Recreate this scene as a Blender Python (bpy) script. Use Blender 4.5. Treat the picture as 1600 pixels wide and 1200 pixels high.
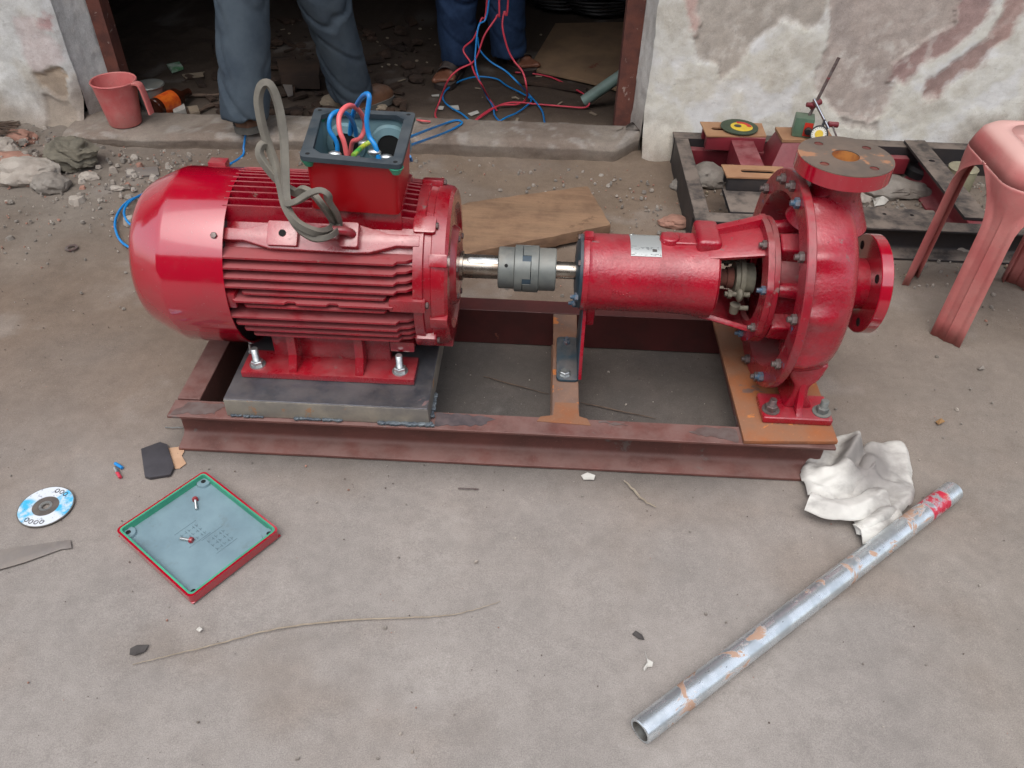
import bpy, bmesh, math, random
from mathutils import Vector as V, Matrix, noise
from mathutils.geometry import tessellate_polygon
random.seed(7)
R = math.radians
for o in list(bpy.data.objects): bpy.data.objects.remove(o)
SC = bpy.context.scene
COL = SC.collection
# ---------------------------------------------------------------- camera
CAMR = Matrix(((0.9986297, -0.0476682, 0.0215999), (0.0475817, 0.6551636, -0.7539872), (0.0217898, 0.7539817, 0.6565339)))
CAMP = V((0.0358292, -1.3773845, 1.2144872)); FPX = 1236.0
cam = bpy.data.cameras.new('camera'); camo = bpy.data.objects.new('camera', cam); COL.objects.link(camo)
camo.matrix_world = Matrix.Translation(CAMP) @ CAMR.to_4x4()
cam.sensor_width = 36.0; cam.lens = FPX / 1600 * 36.0; cam.clip_start = 0.02; cam.clip_end = 400
SC.camera = camo
# ---------------------------------------------------------------- sky, sun, exposure (overcast evening)
W = bpy.data.worlds.new('World'); SC.world = W; W.use_nodes = True
wn = W.node_tree; wb = wn.nodes['Background']
sky = wn.nodes.new('ShaderNodeTexSky'); sky.sky_type = 'NISHITA'; sky.sun_disc = False
SUN_EL, SUN_AZ = 66, 195
sky.sun_elevation = R(SUN_EL); sky.sun_rotation = R(SUN_AZ); sky.dust_density = 3; sky.air_density = 1.0; sky.ozone_density = 1.0
hs = wn.nodes.new('ShaderNodeHueSaturation'); hs.inputs['Saturation'].default_value = 0.42
wn.links.new(sky.outputs[0], hs.inputs['Color']); wn.links.new(hs.outputs[0], wb.inputs['Color'])
wb.inputs['Strength'].default_value = 0.15
sl = bpy.data.lights.new('sun', 'SUN'); sl.energy = 0.5; sl.angle = R(60); sl.color = (1.0, 0.96, 0.91)
so = bpy.data.objects.new('sun', sl); COL.objects.link(so)
# sky sun_rotation is clockwise from +Y: azimuth vector
sd = V((math.sin(R(SUN_AZ)) * math.cos(R(SUN_EL)), math.cos(R(SUN_AZ)) * math.cos(R(SUN_EL)), math.sin(R(SUN_EL))))
so.rotation_euler = sd.to_track_quat('Z', 'Y').to_euler()
SC.view_settings.view_transform = 'Standard'; SC.view_settings.look = 'None'
SC.view_settings.exposure = 1.05; SC.view_settings.gamma = 1.0; SC.view_settings.use_curve_mapping = False

# ---------------------------------------------------------------- measuring helper: a photo pixel and a known plane give a world point
def P(px, py, y=None, z=None, x=None):
    d = CAMR @ V((px - 800, -(py - 600), -FPX))
    if z is not None: t = (z - CAMP.z) / d.z
    elif y is not None: t = (y - CAMP.y) / d.y
    else: t = (x - CAMP.x) / d.x
    return CAMP + d * t

# ---------------------------------------------------------------- materials
def lin(c):
    return tuple((v / 255 / 12.92 if v / 255 <= 0.04045 else ((v / 255 + 0.055) / 1.055) ** 2.4) for v in c)
def C4(c): return (c[0], c[1], c[2], 1.0)
class NM:
    def __init__(s, name):
        s.m = bpy.data.materials.new(name); s.m.use_nodes = True; s.t = s.m.node_tree
        s.b = s.t.nodes['Principled BSDF']; s.tc = s.t.nodes.new('ShaderNodeTexCoord').outputs['Object']
    def n(s, k, **kw):
        o = s.t.nodes.new(k)
        for a, v in kw.items(): setattr(o, a, v)
        return o
    def l(s, a, b): s.t.links.new(a, b)
    def noise(s, scale, detail=5, rough=0.6, vec=None, dist=0.0):
        o = s.n('ShaderNodeTexNoise'); o.inputs['Scale'].default_value = scale; o.inputs['Detail'].default_value = detail
        o.inputs['Roughness'].default_value = rough; o.inputs['Distortion'].default_value = dist
        s.l(vec or s.tc, o.inputs['Vector']); return o.outputs['Fac']
    def voro(s, scale, vec=None):
        o = s.n('ShaderNodeTexVoronoi'); o.inputs['Scale'].default_value = scale; s.l(vec or s.tc, o.inputs['Vector']); return o
    def ramp(s, fac, a, b):
        o = s.n('ShaderNodeMapRange', interpolation_type='SMOOTHSTEP'); s.l(fac, o.inputs[0]); o.inputs[1].default_value = a; o.inputs[2].default_value = b
        return o.outputs[0]
    def math(s, op, a, b=None, clamp=False):
        o = s.n('ShaderNodeMath', operation=op); o.use_clamp = clamp
        for i, v in enumerate((a, b)):
            if v is None: continue
            if isinstance(v, (int, float)): o.inputs[i].default_value = v
            else: s.l(v, o.inputs[i])
        return o.outputs[0]
    def mix(s, fac, a, b, blend='MIX'):
        o = s.n('ShaderNodeMix', data_type='RGBA', blend_type=blend)
        if isinstance(fac, (int, float)): o.inputs[0].default_value = fac
        else: s.l(fac, o.inputs[0])
        for i, v in ((6, a), (7, b)):
            if isinstance(v, tuple): o.inputs[i].default_value = C4(v)
            else: s.l(v, o.inputs[i])
        return o.outputs[2]
    def mixf(s, fac, a, b):
        o = s.n('ShaderNodeMix', data_type='FLOAT')
        s.l(fac, o.inputs[0])
        for i, v in ((2, a), (3, b)):
            if isinstance(v, (int, float)): o.inputs[i].default_value = v
            else: s.l(v, o.inputs[i])
        return o.outputs[0]
    def scaled(s, sc, rot=(0, 0, 0)):
        o = s.n('ShaderNodeMapping'); o.inputs['Scale'].default_value = sc; o.inputs['Rotation'].default_value = rot
        s.l(s.tc, o.inputs[0]); return o.outputs[0]
    def nz(s):
        g = s.n('ShaderNodeNewGeometry'); x = s.n('ShaderNodeSeparateXYZ'); s.l(g.outputs['Normal'], x.inputs[0]); return x.outputs[2]
    def bump(s, h, strength, dist=0.002, prev=None):
        o = s.n('ShaderNodeBump'); o.inputs['Strength'].default_value = strength; o.inputs['Distance'].default_value = dist
        s.l(h, o.inputs['Height'])
        if prev is not None: s.l(prev, o.inputs['Normal'])
        return o.outputs[0]
    def col(s, v):
        if isinstance(v, tuple): s.b.inputs['Base Color'].default_value = C4(v)
        else: s.l(v, s.b.inputs['Base Color'])
    def rough(s, v):
        if isinstance(v, (int, float)): s.b.inputs['Roughness'].default_value = v
        else: s.l(v, s.b.inputs['Roughness'])
    def set(s, k, v):
        if isinstance(v, (int, float)): s.b.inputs[k].default_value = v
        else: s.l(v, s.b.inputs[k])
    def nrm(s, v): s.l(v, s.b.inputs['Normal'])

def M(name, c1, c2=None, sc=12, rough=0.55, rvar=0.15, metal=0.0, bump=0.15, bsc=120, bd=0.001, dust=0.0, dcol=(0.27, 0.22, 0.19), dcov=0.3, spots=(), spec=0.5, coat=0.0, speck=0.0, stretch=None, grime=0.0, gcol=lin((118, 58, 58))):
    """two-tone surface + optional dust settled on upward faces + worn spots [(colour, scale, threshold, roughness, metal)]"""
    k = NM(name); c2 = c2 or tuple(v * 0.72 for v in c1)
    vec = k.scaled(stretch) if stretch else None
    f = k.ramp(k.noise(sc, 6, 0.62, vec), 0.32, 0.7)
    col = k.mix(f, c1, c2)
    ro = k.math('ADD', k.math('MULTIPLY', k.noise(sc * 2.3, 4), rvar), rough - rvar * 0.5)
    me = metal
    if speck:
        v = k.ramp(k.noise(sc * 22, 2, 0.7), 0.62, 0.72)
        col = k.mix(k.math('MULTIPLY', v, speck), col, tuple(min(1, x * 1.5 + 0.05) for x in c1))
        v = k.ramp(k.noise(sc * 17, 2, 0.7, k.scaled((1.1, 0.9, 1))), 0.64, 0.74)
        col = k.mix(k.math('MULTIPLY', v, speck), col, tuple(x * 0.35 for x in c1))
    for (sc_, th, cc, rr, mm) in [(a[1], a[2], a[0], a[3], a[4]) for a in spots]:
        m_ = k.ramp(k.noise(sc_, 6, 0.68, None, 0.4), th, th + 0.035)
        col = k.mix(m_, col, cc); ro = k.mixf(m_, ro, rr)
        me = k.mixf(m_, me, mm)
    if grime:
        gm = k.math('MULTIPLY', k.ramp(k.noise(19, 9, 0.78, None, 0.3), 0.47, 0.68), grime); col = k.mix(gm, col, gcol); ro = k.mixf(gm, ro, 0.8)
        g2 = k.math('MULTIPLY', k.ramp(k.noise(150, 4, 0.8), 0.58, 0.70), min(1, grime * 1.3)); col = k.mix(g2, col, tuple(v * 0.45 for v in gcol)); ro = k.mixf(g2, ro, 0.85)
    if dust:
        u = k.ramp(k.nz(), 0.35, 0.95)
        dn = k.ramp(k.noise(14, 7, 0.7), 0.62 - dcov, 0.92 - dcov)
        d = k.math('MULTIPLY', k.math('MULTIPLY', u, dn), dust, True)
        col = k.mix(d, col, dcol); ro = k.mixf(d, ro, 0.92)
    k.col(col); k.rough(ro); k.set('Metallic', me); k.set('Specular IOR Level', spec)
    if coat: k.set('Coat Weight', coat); k.set('Coat Roughness', max(0.05, rough - 0.06))
    if bump:
        k.nrm(k.bump(k.noise(bsc, 5, 0.65, vec), bump, bd))
    return k.m

RED = lin((172, 10, 34)); RED2 = lin((150, 8, 30))
DUST = lin((150, 122, 112))
MT = {}
MT['red_gloss'] = M('red_gloss_enamel', lin((163, 5, 36)), lin((152, 5, 32)), 5, 0.13, 0.06, 0, 0.05, 40, 0.002, spec=0.9, coat=0.9, spots=[(lin((205, 150, 120)), 9, 0.74, 0.5, 0)], grime=0.16)
MT['red_box'] = M('scarlet_enamel', lin((172, 5, 18)), lin((162, 5, 18)), 5, 0.34, 0.08, 0, 0.06, 60, 0.002, spec=0.5)
MT['red_cast'] = M('red_enamel_on_casting', lin((152, 5, 28)), lin((128, 5, 25)), 9, 0.22, 0.16, 0, 0.22, 110, 0.0016, dust=0.28, dcol=lin((158, 96, 94)), spec=0.9, coat=0.4, spots=[(lin((120, 92, 86)), 26, 0.66, 0.8, 0)], grime=0.36)
MT['red_fin'] = M('red_enamel_dusty_fins', lin((155, 5, 31)), lin((132, 5, 28)), 11, 0.26, 0.14, 0, 0.2, 90, 0.0016, dust=0.72, dcol=lin((150, 82, 82)), dcov=0.42, spec=0.8, coat=0.3, spots=[(lin((140, 118, 104)), 34, 0.67, 0.9, 0)], grime=0.32)
MT['red_pump'] = M('red_enamel_pump_casting', lin((160, 6, 35)), lin((136, 8, 31)), 8, 0.24, 0.18, 0, 0.6, 130, 0.0020, dust=0.26, dcol=lin((160, 96, 96)), spec=0.7, coat=0.22, spots=[(lin((116, 84, 82)), 24, 0.645, 0.75, 0), (lin((64, 96, 124)), 19, 0.72, 0.55, 0)], grime=0.38)
MT['red_worn'] = M('red_enamel_worn_to_blue_primer', lin((150, 8, 32)), lin((122, 22, 36)), 14, 0.28, 0.2, 0, 0.3, 110, 0.0016, dust=0.45, dcol=lin((150, 112, 106)), spec=0.7, coat=0.2, spots=[(lin((128, 92, 88)), 30, 0.62, 0.8, 0), (lin((66, 104, 138)), 24, 0.645, 0.5, 0)], grime=0.55)
MT['oxide'] = M('red_oxide_primer', lin((106, 65, 58)), lin((88, 56, 50)), 10, 0.58, 0.25, 0, 0.4, 90, 0.0015, dust=0.7, dcol=lin((120, 94, 88)), spots=[(lin((100, 88, 84)), 6, 0.61, 0.55, 0.1), (lin((148, 92, 56)), 14, 0.705, 0.85, 0)], speck=0.35)
MT['oxide_dark'] = M('dark_red_oxide_primer', lin((84, 36, 34)), lin((66, 32, 30)), 8, 0.6, 0.2, 0, 0.3, 90, 0.0015, spots=[(lin((112, 62, 50)), 16, 0.68, 0.8, 0)])
MT['rust_plate'] = M('rust_orange_steel', lin((152, 88, 46)), lin((116, 80, 60)), 7, 0.75, 0.2, 0.05, 0.4, 110, 0.0012, dust=0.25, dcol=lin((158, 122, 94)), spots=[(lin((104, 84, 78)), 6, 0.62, 0.55, 0.2), (lin((186, 108, 40)), 13, 0.63, 0.85, 0)], speck=0.3)
MT['steel_plate'] = M('scorched_mill_steel', lin((96, 98, 104)), lin((60, 64, 72)), 6, 0.40, 0.25, 0.55, 0.2, 60, 0.001, dust=0.25, dcol=lin((140, 128, 116)), spots=[(lin((118, 92, 92)), 8, 0.67, 0.5, 0.2)], speck=0.15)
MT['steel_edge'] = M('heat_tinted_cut_steel', lin((150, 142, 128)), lin((112, 108, 104)), 9, 0.5, 0.2, 0.4, 0.3, 80, 0.001, spots=[(lin((146, 112, 84)), 12, 0.62, 0.6, 0.2), (lin((66, 60, 58)), 10, 0.68, 0.6, 0.2)])
MT['weld'] = M('weld_bead', lin((70, 78, 88)), lin((110, 118, 122)), 40, 0.5, 0.2, 0.6, 0.6, 150, 0.002)
MT['steel'] = M('bright_turned_steel', lin((176, 170, 160)), lin((120, 104, 90)), 30, 0.28, 0.2, 0.9, 0.1, 200, 0.0005, spots=[(lin((112, 80, 56)), 40, 0.64, 0.6, 0.2)], stretch=(0.4, 1, 1))
MT['zinc'] = M('zinc_plated_steel', lin((205, 208, 206)), lin((165, 168, 168)), 50, 0.32, 0.15, 0.85, 0.05, 200)
MT['galv'] = None
MT['bolt'] = M('dull_bolt_steel', lin((120, 112, 108)), lin((96, 74, 72)), 60, 0.5, 0.2, 0.5, 0.2, 200, spots=[(lin((150, 30, 44)), 40, 0.62, 0.45, 0)])
MT['bolt_blue'] = M('blue_painted_bolt', lin((70, 104, 128)), lin((110, 98, 96)), 70, 0.5, 0.2, 0.3, 0.2, 200, spots=[(lin((150, 40, 50)), 60, 0.60, 0.5, 0)])
MT['grey_iron'] = M('worn_grey_cast_iron', lin((112, 116, 112)), lin((92, 97, 96)), 20, 0.42, 0.15, 0.2, 0.15, 160, 0.0006, dust=0.35, dcol=lin((150, 142, 130)))
MT['rubber_blue'] = M('blue_black_rubber', lin((52, 70, 82)), lin((40, 54, 66)), 20, 0.6, 0.1, 0, 0.1)
MT['teal_cover'] = M('dark_teal_bearing_cover', lin((48, 70, 82)), lin((36, 52, 62)), 20, 0.45, 0.2, 0.1, 0.2, 90, dust=0.5, dcol=lin((120, 110, 104)), spots=[(lin((110, 92, 78)), 22, 0.66, 0.7, 0)])
MT['gland'] = M('grey_green_gland_iron', lin((124, 120, 104)), lin((96, 92, 80)), 25, 0.7, 0.15, 0.1, 0.3, 120, dust=0.3)
MT['box_grey'] = M('blue_grey_primer', lin((104, 132, 138)), lin((92, 120, 128)), 10, 0.38, 0.12, 0, 0.1, 60, dust=0.15, dcol=lin((150, 150, 142)))
MT['gasket'] = M('black_rubber_gasket', lin((38, 48, 56)), lin((52, 62, 68)), 25, 0.55, 0.15, 0, 0.2, 120, dust=0.35, dcol=lin((96, 98, 98)))
MT['green_primer'] = M('green_primer', lin((66, 158, 124)), lin((52, 136, 108)), 14, 0.5, 0.15, 0, 0.15, 80)
MT['dark_hole'] = M('black_void', (0.006, 0.006, 0.006), (0.004, 0.004, 0.004), 5, 0.9, 0.05, 0, 0)
MT['wire_blue'] = M('blue_wire_insulation', lin((20, 128, 196)), lin((22, 112, 180)), 10, 0.38, 0.1, 0, 0.03, spec=0.5)
MT['wire_red'] = M('pink_red_wire_insulation', lin((206, 66, 82)), lin((186, 52, 70)), 10, 0.4, 0.1, 0, 0.03)
MT['wire_pink'] = M('salmon_wire_insulation', lin((226, 108, 108)), lin((212, 92, 96)), 10, 0.4, 0.1, 0, 0.03)
MT['wire_yellow'] = M('yellow_green_sleeve', lin((214, 208, 60)), lin((60, 150, 70)), 40, 0.4)
MT['belt'] = M('worn_grey_rubber_belt', lin((112, 108, 98)), lin((92, 88, 80)), 20, 0.75, 0.15, 0, 0.35, 140, 0.0012, dust=0.35, dcol=lin((140, 130, 116)), spots=[(lin((134, 116, 94)), 5, 0.60, 0.9, 0)])
MT['nameplate'] = None
MT['wood'] = M('rough_brown_plank', lin((134, 104, 80)), lin((102, 78, 60)), 7, 0.85, 0.1, 0, 0.6, 40, 0.004, dust=0.4, dcol=lin((158, 128, 100)), spots=[(lin((84, 60, 44)), 9, 0.64, 0.85, 0)], stretch=(0.6, 3.2, 3))
MT['stool'] = M('faded_red_plastic', lin((172, 90, 88)), lin((188, 120, 114)), 6, 0.6, 0.15, 0, 0.15, 120, 0.001, dust=0.9, dcol=lin((204, 164, 156)), dcov=0.5, grime=0.25, gcol=lin((168, 128, 120)), spots=[(lin((152, 122, 112)), 11, 0.69, 0.8, 0), (lin((196, 50, 66)), 10, 0.72, 0.5, 0)])
MT['mug'] = M('faded_pink_plastic', lin((190, 86, 86)), lin((202, 122, 116)), 7, 0.5, 0.15, 0, 0.08, 80, grime=0.4, gcol=lin((192, 140, 132)), dust=0.3, dcol=lin((214, 160, 150)), spots=[(lin((190, 150, 140)), 12, 0.68, 0.8, 0)])
MT['black_steel'] = M('black_primer_steel', lin((44, 42, 44)), lin((58, 52, 50)), 9, 0.6, 0.2, 0.1, 0.25, 100, 0.001, dust=0.9, dcol=lin((128, 116, 106)))
MT['maroon_steel'] = M('maroon_primer_steel', lin((124, 36, 46)), lin((104, 32, 40)), 9, 0.5, 0.2, 0, 0.2, 100, 0.001, dust=0.55, dcol=lin((158, 108, 108)))
MT['orange_ply'] = M('orange_rust_plate', lin((166, 126, 90)), lin((144, 102, 74)), 8, 0.75, 0.15, 0, 0.2, 90, 0.001, dust=0.3, dcol=lin((170, 136, 106)))
MT['jeans'] = M('blue_denim', lin((46, 66, 96)), lin((32, 48, 74)), 16, 0.85, 0.1, 0, 0.5, 300, 0.001, spec=0.2)
MT['trouser'] = M('slate_grey_cotton', lin((74, 84, 92)), lin((58, 68, 78)), 9, 0.85, 0.1, 0, 0.4, 260, 0.001, spec=0.2, spots=[(lin((74, 82, 90)), 5, 0.66, 0.85, 0)])
MT['skin'] = M('brown_skin', lin((134, 88, 66)), lin((112, 72, 54)), 10, 0.5, 0.1, 0, 0.15, 160)
MT['hair'] = M('black_hair', (0.012, 0.01, 0.01), (0.02, 0.017, 0.015), 30, 0.5)
MT['shirt'] = M('faded_blue_shirt', lin((120, 132, 150)), lin((104, 116, 134)), 9, 0.85, 0.1, 0, 0.3, 200)
MT['shirt2'] = M('brown_checked_shirt', lin((130, 96, 78)), lin((108, 80, 66)), 9, 0.85, 0.1, 0, 0.3, 200)
MT['shoe'] = M('brown_leather', lin((112, 76, 52)), lin((86, 60, 44)), 18, 0.6, 0.15, 0, 0.3, 90, dust=0.3)
MT['sandal'] = M('dark_sandal_leather', lin((50, 40, 36)), lin((36, 30, 28)), 18, 0.7, 0.15, 0, 0.3, 90, dust=0.3)
MT['rubber_sole'] = M('dusty_rubber_sole', lin((92, 90, 84)), lin((70, 68, 64)), 18, 0.8, 0.1, 0, 0.3, 90, dust=0.3)
MT['stone'] = M('pale_stone', lin((168, 160, 150)), lin((138, 128, 118)), 14, 0.9, 0.08, 0, 0.7, 60, 0.004, speck=0.3)
MT['stone_grey'] = M('grey_stone', lin((136, 130, 122)), lin((112, 104, 96)), 14, 0.9, 0.08, 0, 0.7, 60, 0.004, speck=0.3)
MT['brick_bit'] = M('broken_brick', lin((158, 118, 102)), lin((134, 100, 86)), 18, 0.9, 0.08, 0, 0.6, 70, 0.003, speck=0.3)
MT['straw'] = M('dry_straw', lin((158, 146, 128)), lin((130, 118, 102)), 30, 0.8, 0.1, 0, 0.2, 200)
MT['twig'] = M('dark_twig', lin((106, 88, 74)), lin((80, 66, 56)), 30, 0.85, 0.1, 0, 0.3, 200)
MT['rag_green'] = M('grey_green_old_cloth', lin((118, 112, 98)), lin((88, 84, 74)), 18, 0.95, 0.05, 0, 0.4, 200, 0.001)
MT['chrome'] = M('chromed_rod', lin((214, 216, 218)), lin((190, 194, 198)), 20, 0.15, 0.1, 1.0, 0.0)
MT['black_plastic'] = M('black_plastic', lin((34, 34, 36)), lin((26, 26, 28)), 20, 0.4, 0.1, 0, 0.05, dust=0.2)
MT['mag_green'] = M('hammered_green_enamel', lin((92, 118, 96)), lin((78, 102, 84)), 30, 0.45, 0.1, 0, 0.3, 120, 0.001, dust=0.2)
MT['label_red'] = M('red_label', lin((198, 52, 36)), lin((176, 44, 30)), 20, 0.5)
MT['dial_face'] = M('white_dial_face', lin((222, 220, 206)), lin((210, 208, 194)), 20, 0.35)
MT['dial_yellow'] = M('yellow_dial_centre', lin((222, 190, 44)), lin((206, 172, 36)), 30, 0.4)
MT['paper'] = M('tan_paper', lin((186, 152, 124)), lin((170, 136, 108)), 20, 0.9, 0.05, 0, 0.3, 80)
MT['white_paper'] = M('dirty_white_paper', lin((196, 194, 186)), lin((168, 164, 156)), 20, 0.9, 0.05, 0, 0.3, 80)
MT['cardboard'] = M('dirty_cardboard', lin((136, 110, 84)), lin((112, 90, 70)), 5, 0.9, 0.05, 0, 0.3, 60, 0.002, spots=[(lin((110, 64, 48)), 5, 0.62, 0.9, 0)])
MT['leaf'] = M('dry_leaf', lin((150, 116, 74)), lin((112, 84, 56)), 25, 0.85)
MT['dark_leaf'] = M('dark_dry_leaf', lin((70, 66, 64)), lin((52, 48, 46)), 25, 0.85)
MT['pipe_grey'] = M('grey_green_pvc_pipe', lin((112, 132, 124)), lin((92, 112, 106)), 14, 0.5, 0.1, 0, 0.1, dust=0.35)
MT['rust_frame'] = M('rusted_door_angle', lin((112, 66, 54)), lin((84, 52, 46)), 16, 0.85, 0.1, 0.05, 0.6, 90, 0.003, spots=[(lin((150, 128, 118)), 30, 0.62, 0.8, 0)])
MT['roof_tin'] = M('weathered_roof_sheet', lin((120, 112, 104)), lin((96, 84, 76)), 3, 0.7, 0.1, 0.2, 0.2, 20)
MT['int_wall'] = M('darkened_interior_plaster', lin((38, 33, 30)), lin((28, 25, 23)), 3, 0.95, 0.05, 0, 0.5, 30, 0.004)  # plaster colour lowered to near black so the room stays dark
MT['far_wall'] = M('street_house_plaster', lin((92, 80, 70)), lin((74, 66, 58)), 2, 0.9, 0.05, 0, 0.3, 20, 0.004)
# ---------------------------------------------------------------- special materials
def mat_galv():
    k = NM('galvanised_pipe'); x = k.n('ShaderNodeSeparateXYZ'); k.l(k.tc, x.inputs[0]); u = x.outputs[0]
    f = k.ramp(k.noise(26, 5, 0.65), 0.35, 0.68)
    col = k.mix(f, lin((216, 222, 225)), lin((186, 194, 198)))
    sc = k.ramp(k.noise(90, 3, 0.7, k.scaled((0.5, 1, 1))), 0.66, 0.72)
    col = k.mix(k.math('MULTIPLY', sc, 0.8), col, lin((74, 76, 80)))
    rmask = k.ramp(k.noise(21, 6, 0.6, k.scaled((0.8, 1, 1)), 1.4), 0.565, 0.625)
    col = k.mix(k.math('MULTIPLY', rmask, 0.85), col, lin((158, 116, 84)))
    band = k.math('MULTIPLY', k.ramp(u, 0.752, 0.757), k.math('SUBTRACT', 1.0, k.ramp(u, 0.812, 0.817)))
    bm = k.math('MULTIPLY', band, k.ramp(k.noise(40, 5, 0.7), 0.36, 0.5))
    col = k.mix(bm, col, lin((178, 34, 58)))
    k.col(col)
    k.set('Metallic', k.math('MULTIPLY', k.math('SUBTRACT', 0.75, k.math('MULTIPLY', rmask, 0.75)), k.math('SUBTRACT', 1.0, bm)))
    k.rough(k.mixf(rmask, k.math('ADD', k.math('MULTIPLY', f, 0.10), 0.24), 0.8))
    k.nrm(k.bump(k.noise(70, 5, 0.65), 0.25, 0.001)); return k.m
MT['galv'] = mat_galv()
def mat_nameplate():
    k = NM('aluminium_nameplate')
    b = k.n('ShaderNodeTexBrick'); k.l(k.scaled((14, 14, 14)), b.inputs[0]); b.inputs['Scale'].default_value = 22
    ln = k.ramp(k.noise(420, 1, 0.5, k.scaled((0.35, 1, 1))), 0.54, 0.6)
    w = k.n('ShaderNodeTexWave', wave_type='BANDS', bands_direction='Z'); w.inputs['Scale'].default_value = 55; k.l(k.tc, w.inputs[0])
    tx = k.math('MULTIPLY', ln, k.ramp(w.outputs['Fac'], 0.45, 0.6))
    k.col(k.mix(k.math('MULTIPLY', tx, 0.75), lin((176, 180, 178)), lin((90, 92, 94)))); k.rough(0.42); k.set('Metallic', 0.5); return k.m
MT['nameplate'] = mat_nameplate()
def mat_lid():
    k = NM('dusty_blue_grey_lid_panel')
    f = k.ramp(k.noise(12, 6, 0.65), 0.3, 0.7)
    col = k.mix(f, lin((118, 142, 150)), lin((104, 127, 136)))
    col = k.mix(k.math('MULTIPLY', k.ramp(k.noise(30, 6, 0.7), 0.55, 0.75), 0.5), col, lin((92, 104, 106)))
    k.col(col); k.rough(0.5); k.nrm(k.bump(k.noise(90, 4), 0.1, 0.001)); return k.m
MT['lid_panel'] = mat_lid()
def mat_disc(name, base, other, dark, freq):
    k = NM(name); x = k.n('ShaderNodeSeparateXYZ'); k.l(k.tc, x.inputs[0])
    a = k.math('ARCTAN2', x.outputs[1], x.outputs[0])
    s_ = k.ramp(k.math('SINE', k.math('ADD', k.math('MULTIPLY', a, freq), 0.6)), -0.25, 0.35)
    s_ = k.math('MULTIPLY', s_, k.ramp(k.noise(60, 4, 0.6), 0.3, 0.6))
    col = k.mix(s_, base, other)
    t = k.ramp(k.noise(180, 2, 0.5), 0.60, 0.66)
    col = k.mix(k.math('MULTIPLY', t, 0.5), col, dark)
    k.col(col); k.rough(0.42); return k.m
MT['disc_label'] = mat_disc('blue_and_silver_disc_label', lin((204, 210, 216)), lin((62, 170, 212)), lin((70, 84, 104)), 2.0)
def mat_rag():
    k = NM('soiled_white_cotton')
    f = k.ramp(k.noise(9, 5, 0.6), 0.35, 0.68)
    col = k.mix(f, lin((206, 204, 197)), lin((182, 179, 173)))
    v = k.n('ShaderNodeVectorMath', operation='DISTANCE'); k.l(k.tc, v.inputs[0]); v.inputs[1].default_value = (0.03, 0.04, 0.035)
    st = k.math('MULTIPLY', k.ramp(k.math('ADD', v.outputs['Value'], k.math('MULTIPLY', k.noise(22, 5, 0.7), 0.05)), 0.135, 0.055), 0.9)
    col = k.mix(st, col, lin((118, 113, 110)))
    sm = k.ramp(k.noise(10, 5, 0.6, k.scaled((1, 1.8, 1))), 0.44, 0.66)
    col = k.mix(k.math('MULTIPLY', sm, 0.7), col, lin((132, 128, 124)))
    k.col(col); k.rough(0.95); k.set('Specular IOR Level', 0.15)
    w = k.n('ShaderNodeTexWave'); w.inputs['Scale'].default_value = 260; w.inputs['Distortion'].default_value = 2; k.l(k.tc, w.inputs[0])
    k.nrm(k.bump(w.outputs['Fac'], 0.15, 0.0006, k.bump(k.noise(70, 5, 0.7), 0.5, 0.0016))); return k.m
MT['rag'] = mat_rag()
def mat_vcol(name, rough=0.93, bump=0.6, sc=1.0, fine=0.32, grain=0.35, tone=0.86):
    k = NM(name); a = k.n('ShaderNodeAttribute'); a.attribute_name = 'pigment'
    col = k.mix(1.0, a.outputs['Color'], (tone, tone, tone), 'MULTIPLY')
    n1 = k.ramp(k.noise(34 * sc, 7, 0.72), 0.25, 0.75)
    col = k.mix(fine, col, k.mix(n1, (0.30, 0.28, 0.27), (0.78, 0.77, 0.76)), 'OVERLAY')
    n2 = k.ramp(k.noise(150 * sc, 4, 0.75), 0.63, 0.72); col = k.mix(k.math('MULTIPLY', n2, 0.3), col, (0.13, 0.115, 0.105))
    n3 = k.ramp(k.noise(190 * sc, 3, 0.75, k.scaled((1.07, 0.93, 1.01))), 0.66, 0.74); col = k.mix(k.math('MULTIPLY', n3, 0.25), col, (0.52, 0.50, 0.47))
    g1 = k.noise(520 * sc, 3, 0.8); col = k.mix(grain, col, k.mix(k.ramp(g1, 0.25, 0.75), (0.22, 0.2, 0.19), (0.8, 0.79, 0.78)), 'OVERLAY')
    g2 = k.ramp(k.noise(75 * sc, 6, 0.75, k.scaled((1, 1.15, 1))), 0.57, 0.72); col = k.mix(k.math('MULTIPLY', g2, grain), col, (0.17, 0.15, 0.14))
    k.col(col); k.rough(rough); k.set('Specular IOR Level', 0.25)
    b1 = k.bump(k.noise(38 * sc, 8, 0.7), bump, 0.006); k.nrm(k.bump(k.noise(260 * sc, 4, 0.7), bump * 0.7, 0.0016, b1)); return k.m
MT['ground'] = mat_vcol('packed_dusty_earth', 0.93, 0.30, 1.0, 0.2, 0.42)
MT['plaster'] = mat_vcol('peeling_lime_plaster', 0.92, 0.6, 0.8, 0.3, 0.3, 0.96)

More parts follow.
